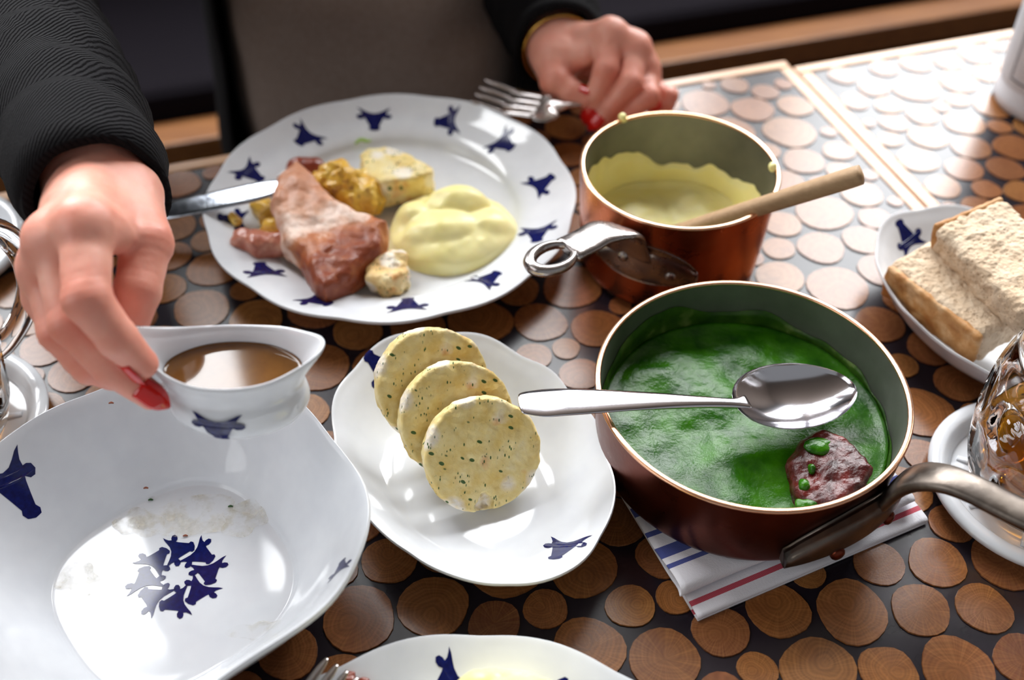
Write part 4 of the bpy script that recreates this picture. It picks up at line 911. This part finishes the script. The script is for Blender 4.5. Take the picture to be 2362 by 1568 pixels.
def hand_sdf(hnd):
    w, pal, fing, kn = hnd['wrist'], hnd['palm'], hnd['fingers'], hnd['knuckles']
    def f(p):
        d = None
        for a, b, ra, rb in pal:
            e = cone(p, a, b, ra, rb); d = e if d is None else smin(d, e, .010)
        for c, r in kn: d = smin(d, np.linalg.norm(p-c, axis=1)-r, .006)
        fd = None
        for ch in fing:
            e = None
            for k in range(len(ch)-1):
                g = cone(p, ch[k][0], ch[k+1][0], ch[k][1], ch[k+1][1]); e = g if e is None else smin(e, g, .0022)
            fd = e if fd is None else smin(fd, e, .0006)
        d = smin(d, fd, .0038)
        for ch in fing:
            for k in range(1, len(ch)-1):
                J, r = ch[k]; ax = nrm(ch[k+1][0]-ch[k-1][0]); q = p-J
                d = d+.00035*np.exp(-(q*q).sum(1)/(r*1.1)**2)*np.cos((q@ax)*2*math.pi/.0036)
        return d+.00025*fbm(p, 180, 2)
    return f
def chain(pts, rs): return [(PD(*q), r) for q, r in zip(pts, rs)]
def make_hand(wr, arm, wr_r, mcps, fingers, thumb, pal_r):
    wr = PD(*wr); M = [PD(*m) for m in mcps]; fing = [chain([m]+f, r) for m, (f, r) in zip(mcps, fingers)]; th = chain(*thumb); fing.append(th)
    pal = [(wr, m, wr_r*.72, r) for m, r in zip(M, pal_r)]
    pal += [(M[i], M[i+1], pal_r[i]*.95, pal_r[i+1]*.95) for i in range(3)]
    pal.append((wr, th[0][0], wr_r*.7, th[0][1]*1.1)); pal.append((th[0][0], th[1][0], th[0][1]*1.05, th[1][1])); pal.append((th[1][0]*.45+M[0]*.55, th[0][0], .008, .010))
    pal.append((wr, np.array(arm), wr_r, wr_r*1.25))
    return dict(wrist=wr, palm=pal, fingers=fing, knuckles=[(m+np.array([0, -.001, .0018]), r*.93) for m, r in zip(M, pal_r)])
FR = [.0103, .0098, .0086, .0070]; 
armR = PD(40, 60, .70)
H1 = make_hand((218, 400, .548), armR, .0240,
    [(198, 524, .480), (126, 556, .491), (106, 618, .504), (108, 684, .517)],
    [([(200, 690, .466), (272, 782, .476), (328, 838, .487)], [.0112, .0103, .0088, .0072]), ([(164, 745, .482), (258, 850, .490), (348, 912, .497)], [.0106, .0098, .0083, .0066]), ([(136, 765, .497), (205, 845, .503), (262, 868, .508)], [.0100, .0092, .0080, .0068]), ([(126, 765, .513), (180, 830, .517), (225, 855, .520)], [.0086, .0078, .0070, .006])],
    ([(292, 450, .535), (338, 560, .512), (318, 668, .503), (302, 745, .503)], [.0140, .0115, .0106, .0085]), [.0118, .0108, .0098, .0088])
armL = PD(1225, -60, 1.0)
H2 = make_hand((1290, 112, .890), armL, .0250,
    [(1408, 80, .853), (1462, 112, .858), (1484, 160, .866), (1492, 200, .876)],
    [([(1398, 160, .846), (1376, 218, .853), (1362, 262, .862)], [.0103, .0098, .0086, .0072]), ([(1455, 190, .846), (1410, 245, .853), (1378, 282, .860)], [.0102, .0096, .0084, .0070]), ([(1496, 222, .852), (1450, 258, .858), (1412, 285, .864)], [.0096, .0090, .0080, .0068]), ([(1542, 222, .866), (1536, 240, .866), (1506, 248, .868)], [.0082, .0078, .0070, .0060])],
    ([(1280, 135, .874), (1282, 188, .862), (1318, 214, .858), (1350, 228, .856)], [.0155, .0122, .0104, .0085]), [.0118, .0112, .0104, .0094])
allV = []; allF = []
def addmesh(v, f):
    n_ = sum(len(x) for x in allV); allV.append(np.asarray(v)); allF.append(np.asarray(f)+n_)
for Hd, arm in ((H1, armR), (H2, armL)):
    fn = hand_sdf(Hd); pts = np.array([q for ch in Hd['fingers'] for q, _ in ch]+[Hd['wrist']])
    ext = Hd['wrist']+(np.array(arm)-Hd['wrist'])*.45
    lo = np.minimum(pts.min(0), ext)-.034; hi = np.maximum(pts.max(0), ext)+.034
    addmesh(*nets(fn, lo, hi, .0014))
# body under the clothes: torso, neck, upper arms, joined to the hands in one mesh
TC = np.array([-.135, 1.0, 0]); shR = np.array([-.325, 1.03, .40]); shL = np.array([.055, 1.03, .40]); elR = PD(-95, -250, .865); elL = PD(1262, -330, 1.10)
def bodyf(p):
    d = ellip(p, TC+[0, .02, .12], (.135, .085, .40))
    d = smin(d, cone(p, shR, shL, .06, .06), .05); d = smin(d, cone(p, TC+[0, .03, .36], TC+[0, .02, .56], .055, .05), .03)
    for s, e, a in ((shR, elR, armR), (shL, elL, armL)):
        d = smin(d, cone(p, s, e, .046, .036), .02); d = smin(d, cone(p, e, a, .036, .031), .01)
    for s, hw in ((-1, H1), (1, H2)):
        a = armR if s < 0 else armL; d = smin(d, cone(p, a, hw['wrist']+(a-hw['wrist'])*.35, .031, .027), .01)
    d = smin(d, cone(p, TC+[-.085, .02, -.28], TC+[-.09, -.30, -.20], .075, .062), .04); d = smin(d, cone(p, TC+[.085, .02, -.28], TC+[.09, -.27, -.20], .075, .062), .04)
    for s in (-1, 1): d = smin(d, cone(p, TC+[.09*s, -.29, -.20], TC+[.09*s, -.22, -.69], .055, .04), .02)
    return d
addmesh(*nets(bodyf, (-.62, .40, -.755), (.32, 1.2, .62), .011))
bv = np.vstack(allV); bob = build('body', bv, np.vstack(allF), SKIN, person); blush = np.zeros(len(bv))
for Hd in (H1, H2):
    for ch in Hd['fingers']:
        for k, (J, r) in enumerate(ch):
            blush = np.maximum(blush, (.55 if k in (1, len(ch)-1) else .38)*np.exp(-((bv-J)**2).sum(1)/(r*1.45)**2))
BL = bob.data.attributes.new('blush', 'FLOAT', 'POINT'); BL.data.foreach_set('value', blush.astype(np.float32))
def nail(parent, base, tip, r, dors, L=.013, over=.004):
    """glossy nail plate bent round the fingertip; base->tip is the last joint, dors points out of the nail"""
    ax = nrm(tip-base); dn = nrm(dors-ax*(dors@ax)); sd = np.cross(dn, ax); V = []; nu, nv = 11, 9
    for i in range(nu):
        k = i/(nu-1); x = -L*.55+k*(L*.55+r*.75+over); wd = (1-.10*(1-k))*(1 if k < .45 else max(.06, 1-((k-.45)/.57)**1.7))
        rr = r*(1.07+.05*math.sin(k*2.2)); drop = -.0030*sm(.6, 1, k)
        for j in range(nv):
            a = math.radians(-50+100*j/(nv-1))*wd; V.append(tip+ax*x+dn*(math.cos(a)*rr+drop)+sd*math.sin(a)*rr)
    o = build('fingernail', V, [tuple(x) for x in grid_faces(nu, nv)], NAIL, parent)
    m = o.modifiers.new('solid', 'SOLIDIFY'); m.thickness = .0006; m.offset = 1; return o
up = np.array([0, 0, 1.0]); tocam = np.array([0, -.71, .70]); right = np.array([1.0, 0, 0])
for Hd, specs in ((H1, ((0, np.array([-.1, -.55, -.95])), (1, tocam*.7+up*.2+right*.25))), (H2, ((0, tocam*.8-right*.35), (1, tocam*.8-right*.25-up*.1), (3, tocam*.6-right*.6), (4, tocam*.15+up*.6+np.array([0, .3, 0]))))):
    for fi, dv in specs:
        ch = Hd['fingers'][fi]; nail(person, ch[-2][0], ch[-1][0], ch[-1][1], dv, over=.0045 if Hd is H1 else .003)
# grey sweater: fitted tube with soft folds
def tube_body(a, b, z0, z1, t0, t1, nu=120, nz=60, off=0.0, fold=.005, seed=0, lean=0.0):
    V = []; zs = np.linspace(z0, z1, nz); ts = np.linspace(t0, t1, nu)
    for t in ts:
        for z in zs:
            k = (z-z0)/(z1-z0); w = 1+.10*math.sin(k*3.1)*-.6+.10*sm(.45, 1, k)-.30*sm(.86, 1, k)
            V.append((TC[0]+(a+off)*w*math.cos(t), TC[1]+(b+off)*(w if k < .6 else w*(1-.1*(k-.6)))*math.sin(t)+lean*(1-k), z))
    A = np.array(V); nz_ = fbm(A*np.array([1, 1, .55])+seed, 9, 3); d = A[:, :2]-TC[:2]; d /= np.linalg.norm(d, axis=1)[:, None]; A[:, :2] += d*(nz_*fold)[:, None]
    return A, grid_faces(nu, nz, close_u=abs(t1-t0-2*math.pi) < .01)
ts_ = 2*math.pi*(1-1/120)
build('sweater', *tube_body(.158, .112, -.30, .44, 0, 2*math.pi, off=.004, fold=.010), GREY, person)
# black cardigan: open front body and two long sleeves, one garment
parts = []
v, f = tube_body(.176, .132, -.34, .45, math.radians(-42), math.radians(180+33), off=.012, fold=.010, seed=5); parts.append((v, f))
def sleeve(pts, rads, n=40, sub=10, wr=.004, cuff=None, seed=0):
    d = np.hstack([np.array(pts), np.array(rads).reshape(-1, 1)]); s = spline(d, sub); tan = np.gradient(s[:, :3], axis=0); V = []; u0 = np.array([.2, .3, 1.0])
    for i in range(len(s)):
        t = nrm(tan[i]); a1 = nrm(np.cross(t, u0)); a2 = np.cross(a1, t)
        for a in np.linspace(0, 2*math.pi, n, endpoint=False):
            dv = a1*math.cos(a)+a2*math.sin(a); V.append(np.append(s[i, :3]+dv*s[i, 3], [i/(len(s)-1)]))
    A = np.array(V); ctr = np.repeat(s[:, :3], n, 0); dv = A[:, :3]-ctr; dv /= np.linalg.norm(dv, axis=1)[:, None]
    L = np.repeat(np.cumsum(np.append(0, np.linalg.norm(np.diff(s[:, :3], axis=0), axis=1))), n)
    ph = L*150+4*fbm(A[:, :3]+seed, 16, 2); A[:, :3] += dv*(wr*np.sin(ph)*(.4+.6*np.clip(fbm(A[:, :3]+seed+9, 14, 2), 0, 1)))[:, None]
    # turned-in cuff
    m = len(s); end = A[(m-1)*n:, :3]; c = s[-1, :3]; back = s[-4, :3]
    ring2 = c+(end-c)*.93; ring3 = back+(end-c)*.86
    A = np.vstack([A[:, :3], ring2, ring3]); return A, grid_faces(m+2, n, close_v=True)
w1 = H1['wrist']; cf1 = w1+nrm(w1-armR)*.023+np.array([-.004, 0, -.002])
parts.append(sleeve([shR+[0, 0, .0], shR*.5+elR*.5, elR+np.array([-.004, .004, 0]), armR*.5+elR*.5, armR, armR*.45+w1*.55, cf1], [.075, .062, .056, .055, .050, .0425, .0340], seed=1, wr=.0035))
w2 = H2['wrist']; cf2 = w2+nrm(w2-armL)*.000
parts.append(sleeve([shL, shL*.5+elL*.5, elL, armL*.5+elL*.5, armL, armL*.45+w2*.55, cf2], [.075, .062, .056, .052, .047, .042, .0365], seed=2, wr=.003))
o = build('cardigan', *merge(parts), KNIT, person); md = o.modifiers.new('solid', 'SOLIDIFY'); md.thickness = .002; md.offset = 1
# trousers hide the legs below the table edge
def legsf(p):
    d = ellip(p, TC+[0, .03, -.27], (.165, .125, .10))
    for s in (-1, 1):
        d = smin(d, cone(p, TC+[.085*s, .02, -.28], TC+[.09*s, -.285, -.20], .086, .072), .03); d = smin(d, cone(p, TC+[.09*s, -.29, -.20], TC+[.09*s, -.22, -.69], .066, .054), .02)
    return d
sdf_obj('trousers', legsf, (-.42, .60, -.755), (.16, 1.2, -.12), .010, flat('dark_denim', C('#14141c'), .85), person)
GOLD = flat('bracelet_gold', C('#c79a4a'), .25, metal=1.0)
bx = nrm(w2-armL); bc_ = w2+bx*.004; s1 = nrm(np.cross(bx, [0, 0, 1])); s2_ = np.cross(s1, bx); V = []
for i in range(40):
    t = 2*math.pi*i/40; dv = s1*math.cos(t)+s2_*math.sin(t)
    for b in np.linspace(0, 2*math.pi, 8, endpoint=False): V.append(bc_+dv*(.0305+.0012*math.cos(b))+bx*math.sin(b)*.0016)
build('bracelet', V, grid_faces(40, 8, True, True), GOLD, person)
# head (above the frame): face, ears and dark hair falling to the shoulders
HD = np.array([-.135, .925, .70])
def headf(p):
    d = ellip(p, HD+[0, .012, .02], (.072, .092, .098)); d = smin(d, ellip(p, HD+[0, -.022, -.05], (.052, .055, .062)), .03)
    d = smin(d, cone(p, HD+[0, -.076, .01], HD+[0, -.097, -.022], .006, .011), .010)
    d = smin(d, cone(p, HD+[-.014, -.074, -.052], HD+[.014, -.074, -.052], .008, .008), .008); d = smin(d, cone(p, HD+[0, .02, -.06], TC+[0, .02, .50], .05, .052), .03)
    for sx in (-1, 1):
        d = -smin(-d, np.linalg.norm(p-(HD+[.030*sx, -.088, .012]), axis=1)-.015, .010); d = smin(d, ellip(p, HD+[.074*sx, .012, -.004], (.008, .018, .03)), .006)
    return d
bd = [o for o in person.children if o.name.startswith('body')][0]
hv, hf = nets(headf, HD-np.array([.10, .12, .20]), HD+np.array([.10, .12, .14]), .004)
me = bd.data; bm = bmesh.new(); bm.from_mesh(me); org = wloc(bd); vs = [bm.verts.new(tuple(v-org)) for v in hv]
for q in hf:
    f_ = bm.faces.new([vs[i] for i in q]); f_.smooth = True
bm.to_mesh(me); bm.free()
EYE = flat('eye', C('#2a1c14'), .1); LIP = flat('lips', C('#b0504a'), .35)
for sx in (-1, 1):
    c = HD+np.array([.030*sx, -.070, .012]); sdf_obj('eye', lambda p: np.linalg.norm(p-c, axis=1)-.0115, c-.015, c+.015, .002, EYE, person)
c = HD+np.array([0, -.083, -.052]); sdf_obj('lips', lambda p: ellip(p, c, (.022, .006, .007)), c-.026, c+.026, .002, LIP, person)
def hairf(p):
    d = ellip(p, HD+[0, .025, .035], (.088, .098, .106)); d = smin(d, ellip(p, HD+[0, .055, -.10], (.105, .065, .17)), .03)
    face = ellip(p, HD+[0, -.085, -.03], (.058, .07, .085)); return np.maximum(d, -face)+.003*fbm(p*np.array([1, 1, .3]), 60, 2)
sdf_obj('hair', hairf, HD-np.array([.13, .12, .30]), HD+np.array([.13, .16, .16]), .005, flat('dark_hair', C('#1d1410'), .45), person)
